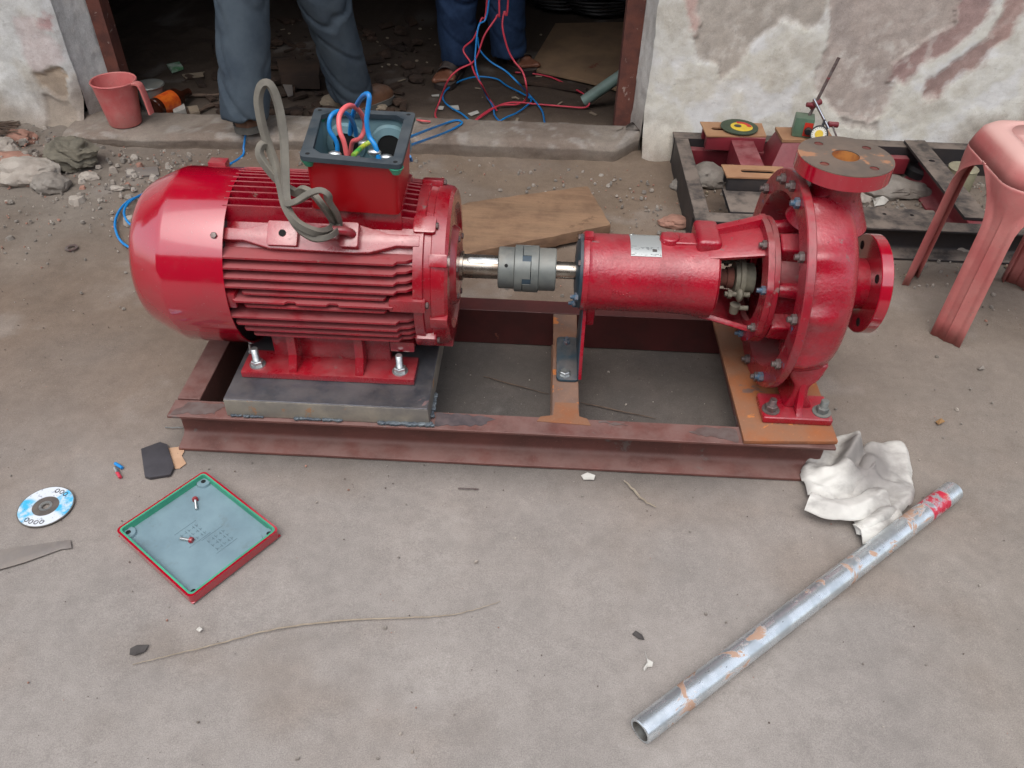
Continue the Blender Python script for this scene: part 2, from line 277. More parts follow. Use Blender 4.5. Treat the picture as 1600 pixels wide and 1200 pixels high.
# ---------------------------------------------------------------- mesh helpers
class MB:
    def __init__(s): s.v = []; s.f = []
    def add(s, vs, fs, mx=None):
        b = len(s.v); s.v += [(mx @ V(v)) if mx is not None else V(v) for v in vs]; s.f += [tuple(i + b for i in f) for f in fs]; return s
    def box(s, x0, x1, y0, y1, z0, z1, mx=None):
        vs = [(x, y, z) for z in (z0, z1) for y in (y0, y1) for x in (x0, x1)]
        return s.add(vs, [(0, 2, 3, 1), (4, 5, 7, 6), (0, 1, 5, 4), (2, 6, 7, 3), (0, 4, 6, 2), (1, 3, 7, 5)], mx)
    def frust(s, b, t, z0, z1, mx=None):   # b,t = (x0,x1,y0,y1)
        vs = [(x, y, z0) for y in b[2:] for x in b[:2]] + [(x, y, z1) for y in t[2:] for x in t[:2]]
        return s.add(vs, [(0, 2, 3, 1), (4, 5, 7, 6), (0, 1, 5, 4), (2, 6, 7, 3), (0, 4, 6, 2), (1, 3, 7, 5)], mx)
    def rev(s, prof, seg=48, mx=None, a0=0.0, a1=2 * math.pi, cap=True, close=False):
        """profile [(t, r)] turned round the local X axis; angle 0 = -Y (towards the camera), 90deg = +Z"""
        full = abs(a1 - a0 - 2 * math.pi) < 1e-6; n = seg if full else seg + 1
        vs = []; fs = []
        for (t, r) in prof:
            for i in range(n):
                a = a0 + (a1 - a0) * i / seg; vs.append((t, -r * math.cos(a), r * math.sin(a)))
        m = len(prof); last = m if close else m - 1
        for j in range(last):
            j2 = (j + 1) % m
            for i in range(seg):
                i2 = (i + 1) % n
                fs.append((j * n + i, j * n + i2, j2 * n + i2, j2 * n + i))
        if cap and full and not close: fs += [tuple(range(n - 1, -1, -1)), tuple((m - 1) * n + i for i in range(n))]
        if not full and (close or cap):
            fs += [tuple(j * n for j in range(m)), tuple(j * n + n - 1 for j in range(m - 1, -1, -1))]
        return s.add(vs, fs, mx)
    def cyl(s, p, q, r0, r1=None, seg=16, cap=True):
        p = V(p); q = V(q); d = q - p; mx = Matrix.Translation(p) @ d.to_track_quat('X', 'Z').to_matrix().to_4x4()
        return s.rev([(0, r0), (d.length, r0 if r1 is None else r1)], seg, mx, cap=cap)
    def tube(s, pts, r, seg=8, closed=False, sect=None, cap=True):
        pts = [V(p) for p in pts]; n = len(pts); up = None; rings = []
        for i in range(n):
            a = pts[i - 1] if (i or closed) else pts[0]; b = pts[(i + 1) % n] if (i < n - 1 or closed) else pts[-1]
            t = (b - a); t = t.normalized() if t.length > 1e-9 else V((0, 0, 1))
            if up is None:
                up = V((0, 0, 1)) if abs(t.z) < 0.9 else V((0, 1, 0))
            up = (up - t * up.dot(t)).normalized(); sd_ = t.cross(up)
            rr = r[i] if isinstance(r, (list, tuple)) else r
            if sect: rings.append([pts[i] + sd_ * u + up * w for (u, w) in sect])
            else: rings.append([pts[i] + (sd_ * math.cos(2 * math.pi * k / seg) + up * math.sin(2 * math.pi * k / seg)) * rr for k in range(seg)])
        m = len(rings[0]); vs = [v for q in rings for v in q]; fs = []
        for i in range(n if closed else n - 1):
            j = (i + 1) % n
            for k in range(m): k2 = (k + 1) % m; fs.append((i * m + k, i * m + k2, j * m + k2, j * m + k))
        if not closed and cap: fs += [tuple(range(m - 1, -1, -1)), tuple((n - 1) * m + k for k in range(m))]
        return s.add(vs, fs)
    def prism(s, poly, z0, z1, holes=(), mx=None):
        loops = [list(poly)] + [list(h) for h in holes]; tri = tessellate_polygon([[V((x, y, 0)) for x, y in l] for l in loops])
        flat = [p for l in loops for p in l]; n = len(flat)
        vs = [(x, y, z0) for x, y in flat] + [(x, y, z1) for x, y in flat]; fs = []
        if not holes: fs = [tuple(range(n - 1, -1, -1)), tuple(range(n, 2 * n))]
        else:
            for t in tri: fs += [tuple(t), tuple(i + n for i in t)]
        b = 0
        for l in loops:
            m = len(l)
            for i in range(m): j = (i + 1) % m; fs.append((b + i, b + j, b + j + n, b + i + n))
            b += m
        return s.add(vs, fs, mx)
    def ball(s, c, r, sub=2, sc=(1, 1, 1), fn=None):
        bm = bmesh.new(); bmesh.ops.create_icosphere(bm, subdivisions=sub, radius=1.0)
        vs = []
        for v in bm.verts:
            q = v.co.copy()
            if fn: q *= fn(q)
            vs.append(V((c[0] + q.x * r * sc[0], c[1] + q.y * r * sc[1], c[2] + q.z * r * sc[2])))
        bm.verts.index_update(); fs = [tuple(v.index for v in f.verts) for f in bm.faces]; bm.free()
        return s.add(vs, fs)
    def mesh(s, name, off=V((0, 0, 0)), bevel=0.0, seg=2, smooth=35):
        bm = bmesh.new(); vs = [bm.verts.new(v - off) for v in s.v]
        for f in s.f:
            try: bm.faces.new([vs[i] for i in f])
            except ValueError: pass
        bmesh.ops.recalc_face_normals(bm, faces=bm.faces[:])
        if bevel:
            es = [e for e in bm.edges if len(e.link_faces) == 2 and e.calc_face_angle(0) > R(28)]
            bmesh.ops.bevel(bm, geom=es, offset=bevel, segments=seg, affect='EDGES', profile=0.6, clamp_overlap=True)
        me = bpy.data.meshes.new(name); bm.to_mesh(me); bm.free()
        if smooth:
            me.polygons.foreach_set('use_smooth', [True] * len(me.polygons)); me.set_sharp_from_angle(angle=R(smooth))
        return me
    def build(s, name, mat, parent=None, bevel=0.0, seg=2, smooth=35, local=False):
        off = V((0, 0, 0))
        if parent is not None and not local: off = root_of(parent).location.copy()
        me = s.mesh(name, off, bevel, seg, smooth); return link(name, me, mat, parent)
def root_of(o):
    while o.parent: o = o.parent
    return o
def link(name, me, mat, parent=None):
    o = bpy.data.objects.new(name, me); COL.objects.link(o)
    if mat is not None and len(me.materials) == 0: me.materials.append(MT[mat] if isinstance(mat, str) else mat)
    if parent is not None: o.parent = parent
    return o
def tag(o, label=None, cat=None, group=None, kind=None):
    if label: o['label'] = label
    if cat: o['category'] = cat
    if group: o['group'] = group
    if kind: o['kind'] = kind
    return o
def thing(name, label, cat, loc=(0, 0, 0), rz=0.0, group=None):
    o = bpy.data.objects.new(name, None); COL.objects.link(o); o.location = V(loc); o.rotation_euler = (0, 0, rz); o.empty_display_size = 0.05
    return tag(o, label, cat, group)
def single(name, mb, mat, label, cat, group=None, bevel=0.0, smooth=35, loc=None):
    """a thing that is one mesh; its origin is set at its base"""
    if loc is None:
        n = len(mb.v); c = sum((v for v in mb.v), V((0, 0, 0))) / n; loc = V((c.x, c.y, min(v.z for v in mb.v)))
    loc = V(loc); o = link(name, mb.mesh(name, loc, bevel, 2, smooth), mat); o.location = loc
    return tag(o, label, cat, group)
def put(name, me, parent, p, d, mat=None):
    """a shared mesh whose +X axis is laid along d at world point p, as a part of parent"""
    o = bpy.data.objects.new(name, me); COL.objects.link(o); o.parent = parent
    o.location = V(p) - root_of(parent).location; o.rotation_euler = V(d).to_track_quat('X', 'Z').to_euler(); return o
def arc(cx, cy, r, a0, a1, n): return [(cx + r * math.cos(a0 + (a1 - a0) * i / n), cy + r * math.sin(a0 + (a1 - a0) * i / n)) for i in range(n + 1)]
def circ(cx, cy, r, n=24): return [(cx + r * math.cos(2 * math.pi * i / n), cy + r * math.sin(2 * math.pi * i / n)) for i in range(n)]
def rrect(x0, x1, y0, y1, r, n=5):
    return arc(x1 - r, y0 + r, r, -math.pi / 2, 0, n) + arc(x1 - r, y1 - r, r, 0, math.pi / 2, n) + arc(x0 + r, y1 - r, r, math.pi / 2, math.pi, n) + arc(x0 + r, y0 + r, r, math.pi, 1.5 * math.pi, n)
def slot(cx, cy, L, w, n=8):
    return arc(cx + L / 2 - w / 2, cy, w / 2, -math.pi / 2, math.pi / 2, n) + arc(cx - L / 2 + w / 2, cy, w / 2, math.pi / 2, 1.5 * math.pi, n)
def spline(pts, k=8, closed=False):
    pts = [V(p) for p in pts]; n = len(pts); out = []
    for i in range(n if closed else n - 1):
        p0 = pts[i - 1] if (i or closed) else pts[0]; p1 = pts[i]; p2 = pts[(i + 1) % n]; p3 = pts[(i + 2) % n] if (i + 2 < n or closed) else pts[-1]
        for j in range(k):
            t = j / k; out.append(0.5 * ((2 * p1) + (p2 - p0) * t + (2 * p0 - 5 * p1 + 4 * p2 - p3) * t * t + (3 * p1 - p0 - 3 * p2 + p3) * t ** 3))
    if not closed: out.append(pts[-1])
    return out
def fbm(p, o=5): return noise.fractal(V(p), 0.9, 2.1, o)   # about -1..1
def inpoly(x, y, poly):
    c = False; n = len(poly); j = n - 1
    for i in range(n):
        xi, yi = poly[i]; xj, yj = poly[j]
        if (yi > y) != (yj > y) and x < (xj - xi) * (y - yi) / (yj - yi) + xi: c = not c
        j = i
    return c
def sstep(a, b, x):
    t = max(0.0, min(1.0, (x - a) / (b - a))); return t * t * (3 - 2 * t)
def lerp3(a, b, t): return tuple(a[i] * (1 - t) + b[i] * t for i in range(3))
def set_pigment(me, cols):
    at = me.color_attributes.new('pigment', 'FLOAT_COLOR', 'POINT'); at.data.foreach_set('color', [c for q in cols for c in (q[0], q[1], q[2], 1.0)])
def hexbolt(name, mat, r=0.009, h=0.007, stud=0.0, sr=None, washer=0.0):
    b = MB(); t0 = 0
    if washer: b.rev([(0, washer), (0.0022, washer)], 20); t0 = 0.0022
    b.rev([(t0, r), (t0 + h * 0.85, r), (t0 + h, r * 0.86)], 6)
    if stud:
        sr = sr or r * 0.55; pr = [(t0 + h * 0.9, sr)]; k = t0 + h
        while k < t0 + h + stud - 0.001: pr += [(k, sr), (k + 0.0009, sr * 0.9)]; k += 0.0018
        pr += [(t0 + h + stud, sr * 0.85)]; b.rev(pr, 12)
    me = b.mesh(name, bevel=0.0, smooth=30); me.materials.append(MT[mat]); return me
def grid_axis(lo, hi, step, outer):
    a = [lo]
    while a[-1] < hi - 1e-6: a.append(a[-1] + step)
    s_ = step; q = a[-1]
    post = []
    while q < outer: s_ *= 1.6; q += s_; post.append(q)
    s_ = step; q = lo; pre = []
    while q > -outer: s_ *= 1.6; q -= s_; pre.append(q)
    return pre[::-1] + a + post
# ================================================================ SETTING
# ---- ground: one sheet, fine where the photo looks, stretched out to the horizon
def ground_col(x, y):
    n1 = fbm((x * 1.3, y * 1.3, 3.1)); n2 = fbm((x * 4.2, y * 4.2, 8.0)); n3 = fbm((x * 13, y * 13, 1.0), 3)
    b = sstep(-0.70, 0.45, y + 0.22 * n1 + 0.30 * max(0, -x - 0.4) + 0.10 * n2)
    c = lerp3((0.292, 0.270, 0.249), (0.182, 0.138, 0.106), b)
    if y > 0.1:                                    # sandy patch before the sill, grey dust at the far left
        c = lerp3(c, (0.215, 0.165, 0.122), 0.8 * sstep(0.9, 0.3, abs(x + 0.1)) * sstep(0.4, 0.8, y))
        c = lerp3(c, (0.215, 0.192, 0.165), 0.8 * sstep(-0.95, -1.4, x + 0.3 * n1) * sstep(0.15, 0.75, y + 0.2 * n2))
    if x > 0.4: c = lerp3(c, (0.23, 0.203, 0.174), 0.6 * sstep(0.55, 0.95, x + 0.1 * n2))
    c = lerp3(c, (0.235, 0.196, 0.164), 0.55 * sstep(0.0, 0.55, fbm((x * 1.9 + 3, y * 3.1, 14.0))))
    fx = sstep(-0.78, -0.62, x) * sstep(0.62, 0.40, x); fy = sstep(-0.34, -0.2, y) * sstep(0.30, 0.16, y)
    c = lerp3(c, (0.075, 0.07, 0.066), min(1, 0.95 * fx * fy * (0.85 + 0.3 * n2)))       # oil and cutting dust under the machine, with its shade painted in
    if y > 1.4: c = lerp3(c, (0.075, 0.055, 0.042), sstep(1.35, 1.7, y))  # gloom of the room painted into the floor colour past the sill
    k = 1.0 + 0.09 * n1 + 0.12 * n2 + 0.07 * n3
    if n2 > 0.35: c = lerp3(c, (0.298, 0.28, 0.26), 0.3 * sstep(0.35, 0.7, n2))
    return tuple(max(0.02, v * k) for v in c)
def make_ground():
    xs = grid_axis(-2.3, 2.3, 0.0135, 90); ys = grid_axis(-1.15, 2.4, 0.0135, 90)
    nx, ny = len(xs), len(ys); vs = []; cols = []
    for y in ys:
        for x in xs:
            z = 0.0
            if abs(x) < 3 and -2 < y < 3:
                rough = 0.0012 + 0.005 * sstep(0.0, 1.0, y - 0.5 * (x + 0.6))
                z = rough * fbm((x * 7, y * 7, 0.3), 4) + 0.35 * rough * fbm((x * 30, y * 30, 5.0), 3) - 0.002
                if x < -1.2 and y > 0.7: z += 0.02 * sstep(-1.2, -1.7, x) * sstep(0.7, 1.2, y) * (1 + fbm((x * 9, y * 9, 2.0), 3))
                if y > 1.05 and y < 1.3: z += 0.012 * sstep(1.05, 1.25, y)
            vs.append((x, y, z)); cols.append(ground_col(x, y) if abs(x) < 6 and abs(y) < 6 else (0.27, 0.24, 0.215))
    fs = [(j * nx + i, j * nx + i + 1, (j + 1) * nx + i + 1, (j + 1) * nx + i) for j in range(ny - 1) for i in range(nx - 1)]
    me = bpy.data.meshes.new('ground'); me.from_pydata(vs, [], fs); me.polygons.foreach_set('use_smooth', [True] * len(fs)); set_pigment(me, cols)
    o = link('ground', me, 'ground'); tag(o, 'packed dusty earth yard in front of the workshop', kind='structure'); return o
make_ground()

# ---- the workshop: two lengths of peeling wall, reveals, rusty door angles, worn sill, dark room, tin overhang
WY = 1.28
bld = thing('workshop_building', 'workshop with peeling lime plaster walls, worn concrete sill and rusty door frame', 'building', (-0.6, WY, 0))
def wpoly(pts, sc, ox, oy): 
    out = []
    for (a, b) in pts: q = P(ox + a * sc, oy + b * sc, y=WY); out.append((q.x, q.z))
    return out
RP = [  # (polygon, colour, depth below the lime coat)
 (wpoly([(225, -200), (790, -200), (770, 90), (725, 112), (610, 98), (540, 160), (440, 230), (355, 335), (330, 270), (250, 250), (215, 150)], .375, 1000, 0), (0.47, 0.425, 0.37), 0.004),
 (wpoly([(770, -200), (1400, -200), (1300, 90), (1200, 210), (1085, 335), (1050, 450), (960, 545), (850, 475), (735, 385), (760, 250), (800, 110)], .375, 1000, 0), (0.48, 0.41, 0.365), 0.004),
 (wpoly([(1360, -200), (1500, -200), (1470, 40), (1420, 100), (1330, 180), (1230, 250), (1160, 300), (1110, 352), (1062, 330), (1090, 255), (1200, 180), (1300, 90)], .375, 1000, 0), (0.39, 0.26, 0.24), 0.0025),
 (wpoly([(1560, -60), (1640, -60), (1590, 50), (1450, 235), (1350, 305), (1255, 395), (1180, 425), (1200, 340), (1330, 262), (1450, 150)], .375, 1000, 0), (0.40, 0.265, 0.235), 0.0025),
 (wpoly([(170, -100), (235, -100), (240, 90), (215, 140), (180, 60)], .375, 1000, 0), (0.60, 0.43, 0.38), 0.001),
 (wpoly([(850, 480), (960, 540), (1010, 520), (1000, 560), (880, 540)], .375, 1000, 0), (0.42, 0.375, 0.33), 0.003),
 (wpoly([(1900, -200), (2600, -200), (2500, 300), (2100, 420), (1950, 200)], .375, 1000, 0), (0.40, 0.33, 0.29), 0.004)]
LP = [
 (wpoly([(90, 110), (250, 115), (290, 190), (390, 300), (400, 420), (260, 455), (170, 350), (110, 230)], .25, 0, 0), (0.60, 0.53, 0.51), 0.001),
 (wpoly([(270, 95), (325, 100), (318, 180), (275, 175)], .25, 0, 0), (0.52, 0.34, 0.33), 0.001),
 (wpoly([(235, 452), (400, 445), (450, 520), (440, 615), (330, 580), (280, 520)], .25, 0, 0), (0.44, 0.345, 0.25), 0.006),
 (wpoly([(300, 585), (440, 615), (500, 690), (530, 800), (560, 900), (330, 900), (310, 720)], .25, 0, 0), (0.45, 0.405, 0.345), 0.005),
 (wpoly([(-400, -100), (-100, -60), (-60, 300), (-200, 500), (-420, 400)], .25, 0, 0), (0.42, 0.35, 0.31), 0.004)]
def plaster(x0, x1, z1, polys, dense, base, corner):
    st = 0.0062; xs = []; x = x0
    if x1 > x0: xs = grid_axis(x0, dense, st, 0); xs = [v for v in xs if x0 - 1e-6 <= v <= dense + 1e-6]
    zs = [v * st for v in range(-6, int(0.85 / st))]
    far = x1; q = dense; s_ = st
    while q < x1 - 0.4: s_ *= 1.5; q += s_; xs.append(q)
    xs.append(x1); q = zs[-1]; s_ = st
    while q < z1 - 0.3: s_ *= 1.5; q += s_; zs.append(q)
    zs.append(z1); vs = []; cols = []
    for z in zs:
        for x in xs:
            n1 = fbm((x * 2.2, z * 2.2, 11)); n2 = fbm((x * 7.5, z * 7.5, 4)); n3 = fbm((x * 24, z * 24, 7), 4)
            wx = x + 0.022 * n2 + 0.007 * n3 + 0.02 * n1; wz = z + 0.022 * fbm((x * 7.5, z * 7.5, 40)) + 0.007 * fbm((x * 24, z * 24, 50), 3)
            c = lerp3(base, (0.68, 0.66, 0.58), sstep(-0.1, 0.5, n1)); c = lerp3(c, (0.77, 0.775, 0.76), sstep(0.05, 0.5, n2) * 0.8)
            c = lerp3(c, (0.55, 0.52, 0.45), 0.7 * sstep(0.15, 0.6, -n2)); d = 0.0
            for pl, pc, pd in polys:
                m_ = 0.0
                for ox_, oz_ in ((0, 0), (0.007, 0.004), (-0.006, 0.006), (0.003, -0.008)):
                    m_ += 0.25 * inpoly(wx + ox_, wz + oz_, pl)
                if m_ > 0:
                    q = lerp3(pc, tuple(v * 0.82 for v in pc), sstep(0.0, 0.6, n2)); q = lerp3(q, (0.64, 0.61, 0.56), 0.45 * sstep(0.10, 0.35, n3) * sstep(-0.2, 0.3, n1)); c = lerp3(c, q, 0.92 * m_); d = pd * m_
            low = sstep(0.20, 0.015, z + 0.10 * n1 + 0.05 * n2); c = lerp3(c, (0.27, 0.225, 0.18), 0.85 * low)     # splash dirt along the foot of the wall
            c = tuple(v * (1 + 0.10 * n3) for v in c)
            e = min(1.0, abs(x - corner) / 0.05); rnd = 0.022 * (1 - e) ** 2
            y = WY + 2.2 * d + 0.006 * n1 + 0.003 * n2 + 0.0012 * n3 + rnd - (0.03 + 0.05 * sstep(0.25, 0.0, abs(x - corner))) * sstep(0.13, -0.02, z)
            vs.append((x + (0.006 * n2 if abs(x - corner) < 0.02 else 0), y, z)); cols.append(tuple(max(0.02, v) for v in c))
    nx = len(xs); fs = [(j * nx + i, j * nx + i + 1, (j + 1) * nx + i + 1, (j + 1) * nx + i) for j in range(len(zs) - 1) for i in range(nx - 1)]
    return vs, fs, cols
def wall_part(name, vs, fs, cols, flip=False):
    me = bpy.data.meshes.new(name); off = bld.location
    me.from_pydata([V(v) - off for v in vs], [], fs); me.polygons.foreach_set('use_smooth', [True] * len(fs)); set_pigment(me, cols)
    return link(name, me, 'plaster', bld)
XR, XL = 0.387, -1.572
wall_part('wall', *plaster(XR, 7.0, 2.75, RP, 2.0, (0.74, 0.73, 0.66), XR))
v_, f_, c_ = plaster(-XL, 7.0, 2.75, [([(-a, b) for a, b in p], c, d) for p, c, d in LP], 2.25, (0.60, 0.605, 0.58), -XL)
wall_part('wall', [(-a, b, c) for a, b, c in v_], f_, c_)
def reveal(x0, x1, y0, y1, base):
    vs = []; cols = []; n, m = 34, 150
    for j in range(m):
        z = -0.04 + 2.2 * (j / (m - 1)) ** 1.6
        for i in range(n):
            t = i / (n - 1); x = x0 + (x1 - x0) * t; y = y0 + (y1 - y0) * t
            n1 = fbm((y * 6, z * 4, 21 + x0)); n2 = fbm((y * 20, z * 14, 3 + x0), 4)
            c = lerp3(base, (0.42, 0.41, 0.395), sstep(0.0, 0.5, n1)); c = lerp3(c, (0.66, 0.655, 0.62), sstep(0.1, 0.4, n2) * 0.6)
            c = lerp3(c, (0.30, 0.26, 0.225), 0.8 * sstep(0.22, 0.0, z + 0.08 * n1))
            vs.append((x + 0.004 * n1 + 0.002 * n2 + 0.006 * n1, y, z)); cols.append(c)
    fs = [(j * n + i, j * n + i + 1, (j + 1) * n + i + 1, (j + 1) * n + i) for j in range(m - 1) for i in range(n - 1)]
    wall_part('door_reveal', vs, fs, cols)
reveal(XR + 0.006, 0.352, WY + 0.024, 1.42, (0.55, 0.54, 0.51)); reveal(XL - 0.006, -1.505, WY + 0.024, 1.42, (0.50, 0.51, 0.50))
def door_post(x0, x1, sgn):
    b = MB(); b.box(x0, x1, 1.398, 1.403, -0.03, 1.88); xi = x0 if sgn > 0 else x1
    b.box(min(xi, xi + sgn * 0.006), max(xi, xi + sgn * 0.006), 1.403, 1.46, -0.03, 1.88); b.build('door_frame', 'rust_frame', bld, smooth=0)
door_post(0.297, 0.357, 1); door_post(-1.512, -1.466, -1)
b = MB(); b.box(-1.512, 0.357, 1.396, 1.46, 1.88, 1.94); b.build('door_frame', 'rust_frame', bld)
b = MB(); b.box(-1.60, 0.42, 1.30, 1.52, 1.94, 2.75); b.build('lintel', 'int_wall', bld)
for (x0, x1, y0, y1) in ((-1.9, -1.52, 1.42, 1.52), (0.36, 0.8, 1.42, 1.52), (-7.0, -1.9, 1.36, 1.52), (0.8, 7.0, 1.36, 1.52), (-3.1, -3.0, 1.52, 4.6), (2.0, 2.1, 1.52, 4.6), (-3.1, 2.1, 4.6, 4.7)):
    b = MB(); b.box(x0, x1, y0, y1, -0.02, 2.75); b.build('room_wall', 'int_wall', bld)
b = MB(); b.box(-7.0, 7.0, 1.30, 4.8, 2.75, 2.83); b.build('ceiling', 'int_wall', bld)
# corrugated tin overhang shading the yard by the door
vs = []; fs = []; n = 260
for i in range(n):
    x = -6.5 + 13 * i / (n - 1); dz = 0.012 * math.sin(x * 2 * math.pi / 0.1)
    vs += [(x, 1.45, 2.55 + dz), (x, 0.45, 2.32 + dz)]
for i in range(n - 1): fs.append((2 * i, 2 * i + 1, 2 * i + 3, 2 * i + 2))
b = MB(); b.add(vs, fs); b.build('roof_overhang', 'roof_tin', bld, smooth=60)
# worn concrete sill
def make_sill():
    prof = [(1.20, -0.012), (1.198, 0.006), (1.192, 0.03), (1.188, 0.052), (1.196, 0.066), (1.212, 0.073), (1.26, 0.076), (1.31, 0.076), (1.352, 0.074), (1.362, 0.066), (1.366, 0.02), (1.368, -0.02)]
    # densify
    pts = []
    for i in range(len(prof) - 1):
        for k in range(4): t = k / 4; pts.append((prof[i][0] * (1 - t) + prof[i + 1][0] * t, prof[i][1] * (1 - t) + prof[i + 1][1] * t))
    pts.append(prof[-1]); xs = [-1.60 + 0.012 * i for i in range(166)]; vs = []; cols = []
    for x in xs:
        hz = 0.72 + 0.28 * sstep(-1.4, -0.2, x)
        for (y, z) in pts:
            n1 = fbm((x * 5, y * 5, z * 5 + 2)); n2 = fbm((x * 20, y * 20, z * 20), 4)
            vs.append((x, y + 0.10 * sstep(0.28, 0.385, x) * (y < 1.3) + 0.004 * n1 + 0.002 * n2 - 0.045 * sstep(-0.6, -1.5, x) * (1 if y < 1.3 else 0), z * hz + 0.003 * n1 * (z > 0.03) + 0.001 * n2))
            c = lerp3((0.25, 0.215, 0.18), (0.205, 0.165, 0.135), sstep(-0.2, 0.4, n1)); c = lerp3(c, (0.31, 0.285, 0.255), sstep(0.15, 0.5, n2) * sstep(0.03, 0.06, z) * 0.8)
            c = lerp3(c, (0.24, 0.195, 0.155), sstep(0.05, 0.0, z)); cols.append(c)
    m = len(pts); fs = [(i * m + j, i * m + j + 1, (i + 1) * m + j + 1, (i + 1) * m + j) for i in range(len(xs) - 1) for j in range(m - 1)]
    wall_part('sill', vs, fs, cols)
make_sill()
# the house across the lane, seen only as a reflection in the paint
far = thing('facing_house', 'plain plastered house across the lane behind the viewer', 'building', (0, -7.2, 0))
b = MB(); b.box(-16, 16, -11, -7.2, -0.02, 4.1); b.build('wall', 'far_wall', far)
b = MB(); b.box(-16.3, 16.3, -11.2, -6.9, 4.1, 4.22); b.build('roof', 'roof_tin', far)
for x in (-9, -5.5, -2, 1.5, 5, 8.5):
    b = MB(); b.box(x, x + 1.1, -7.26, -7.16, 1.1, 2.4); b.build('window', 'black_plastic', far)
STUDR = hexbolt('bolt', 'bolt', 0.0125, 0.012, 0.014, 0.0075, 0.018)
STUDG = hexbolt('bolt', 'grey_iron', 0.0125, 0.013, 0.016, 0.008, 0.019)
MT['flange_face'] = M('grey_rusting_flange_face', lin((118, 102, 90)), lin((98, 88, 80)), 16, 0.6, 0.2, 0.3, 0.3, 90, 0.001, spots=[(lin((150, 108, 80)), 10, 0.60, 0.8, 0), (lin((92, 84, 78)), 22, 0.62, 0.6, 0.2)])
MT['rust_bore'] = M('orange_rust', lin((190, 126, 62)), lin((150, 84, 50)), 30, 0.85, 0.1, 0, 0.3, 100, 0.001)
BIG = hexbolt('bolt', 'bolt', 0.0105, 0.009, 0.007)
BIGB = hexbolt('bolt', 'bolt_blue', 0.0105, 0.009, 0.007)
MT['scorch'] = M('burnt_paint', lin((70, 64, 66)), lin((96, 84, 84)), 30, 0.6, 0.2, 0.1, 0.3)
MT['bare_grey'] = M('scuffed_bare_steel', lin((110, 98, 94)), lin((96, 78, 74)), 40, 0.5, 0.2, 0.2, 0.3)
MT['rust_dull'] = M('dull_brown_rusting_steel', lin((130, 92, 68)), lin((104, 82, 72)), 9, 0.7, 0.2, 0.1, 0.4, 110, 0.0012, dust=0.2, spots=[(lin((170, 100, 46)), 9, 0.58, 0.85, 0), (lin((92, 86, 86)), 8, 0.63, 0.5, 0.3)], speck=0.3)
MT['diagram_grey'] = M('moulded_marks', lin((100, 122, 130)), lin((92, 112, 120)), 20, 0.5)
MT['disc_centre'] = M('brown_disc_pad', lin((96, 88, 82)), lin((76, 70, 66)), 40, 0.7)
MT['galv_dark'] = M('inside_of_pipe', lin((120, 122, 120)), lin((96, 92, 86)), 40, 0.6, 0.2, 0.4)
MT['steel_dark'] = M('dark_scale_steel', lin((74, 72, 76)), lin((62, 60, 64)), 20, 0.5, 0.2, 0.3, 0.2, 100, spots=[(lin((150, 154, 160)), 30, 0.68, 0.35, 0.8)])
MT['strip_grey'] = M('dull_grey_sheet', lin((122, 116, 112)), lin((104, 96, 92)), 15, 0.6, 0.2, 0.2, 0.2, 80, dust=0.5, dcol=lin((150, 142, 132)))
MT['disc_green'] = M('dark_green_disc', lin((62, 76, 56)), lin((52, 64, 48)), 20, 0.6)
MT['olive'] = M('pale_olive_paint', lin((150, 146, 120)), lin((126, 122, 100)), 12, 0.6, 0.1, 0, 0.2, dust=0.3)
MT['litter'] = M('darkened_brown_litter', lin((72, 54, 42)), lin((46, 36, 30)), 6, 0.9, 0.1, 0, 0.4, 60, 0.003)  # brown litter colour lowered to help keep the interior dark
MT['litter_pale'] = M('pale_litter', lin((150, 136, 116)), lin((120, 106, 90)), 10, 0.9, 0.1, 0, 0.4, 60, 0.003)
MT['bottle'] = M('amber_bottle', lin((70, 34, 22)), lin((50, 26, 18)), 10, 0.2, 0.1, 0, 0.0)
MT['orange_label'] = M('orange_label', lin((220, 110, 30)), lin((190, 60, 24)), 40, 0.5)
MT['green_pack'] = M('green_white_wrapper', lin((200, 208, 200)), lin((50, 130, 70)), 22, 0.5)
MT['grit_dark'] = M('dark_grit', lin((96, 84, 76)), lin((72, 62, 56)), 6, 0.9, 0.1, 0, 0.0)
# ================================================================ MACHINE
H = 0.33                                         # shaft height above the ground
AX = Matrix.Translation(V((0, 0, H)))            # revolve about the shaft line
BOLT = hexbolt('bolt', 'bolt', 0.0088, 0.0075, 0.006)
BOLTB = hexbolt('bolt', 'bolt_blue', 0.0088, 0.0075, 0.008)
BOLTS = hexbolt('bolt', 'bolt', 0.0062, 0.0045)
STUD = hexbolt('bolt', 'zinc', 0.0125, 0.0105, 0.030, 0.0075, 0.0165)
HEADZ = hexbolt('bolt', 'zinc', 0.011, 0.008, 0.0, None, 0.0135)
SCREWZ = hexbolt('screw', 'zinc', 0.0055, 0.004, 0.0, None, 0.008)
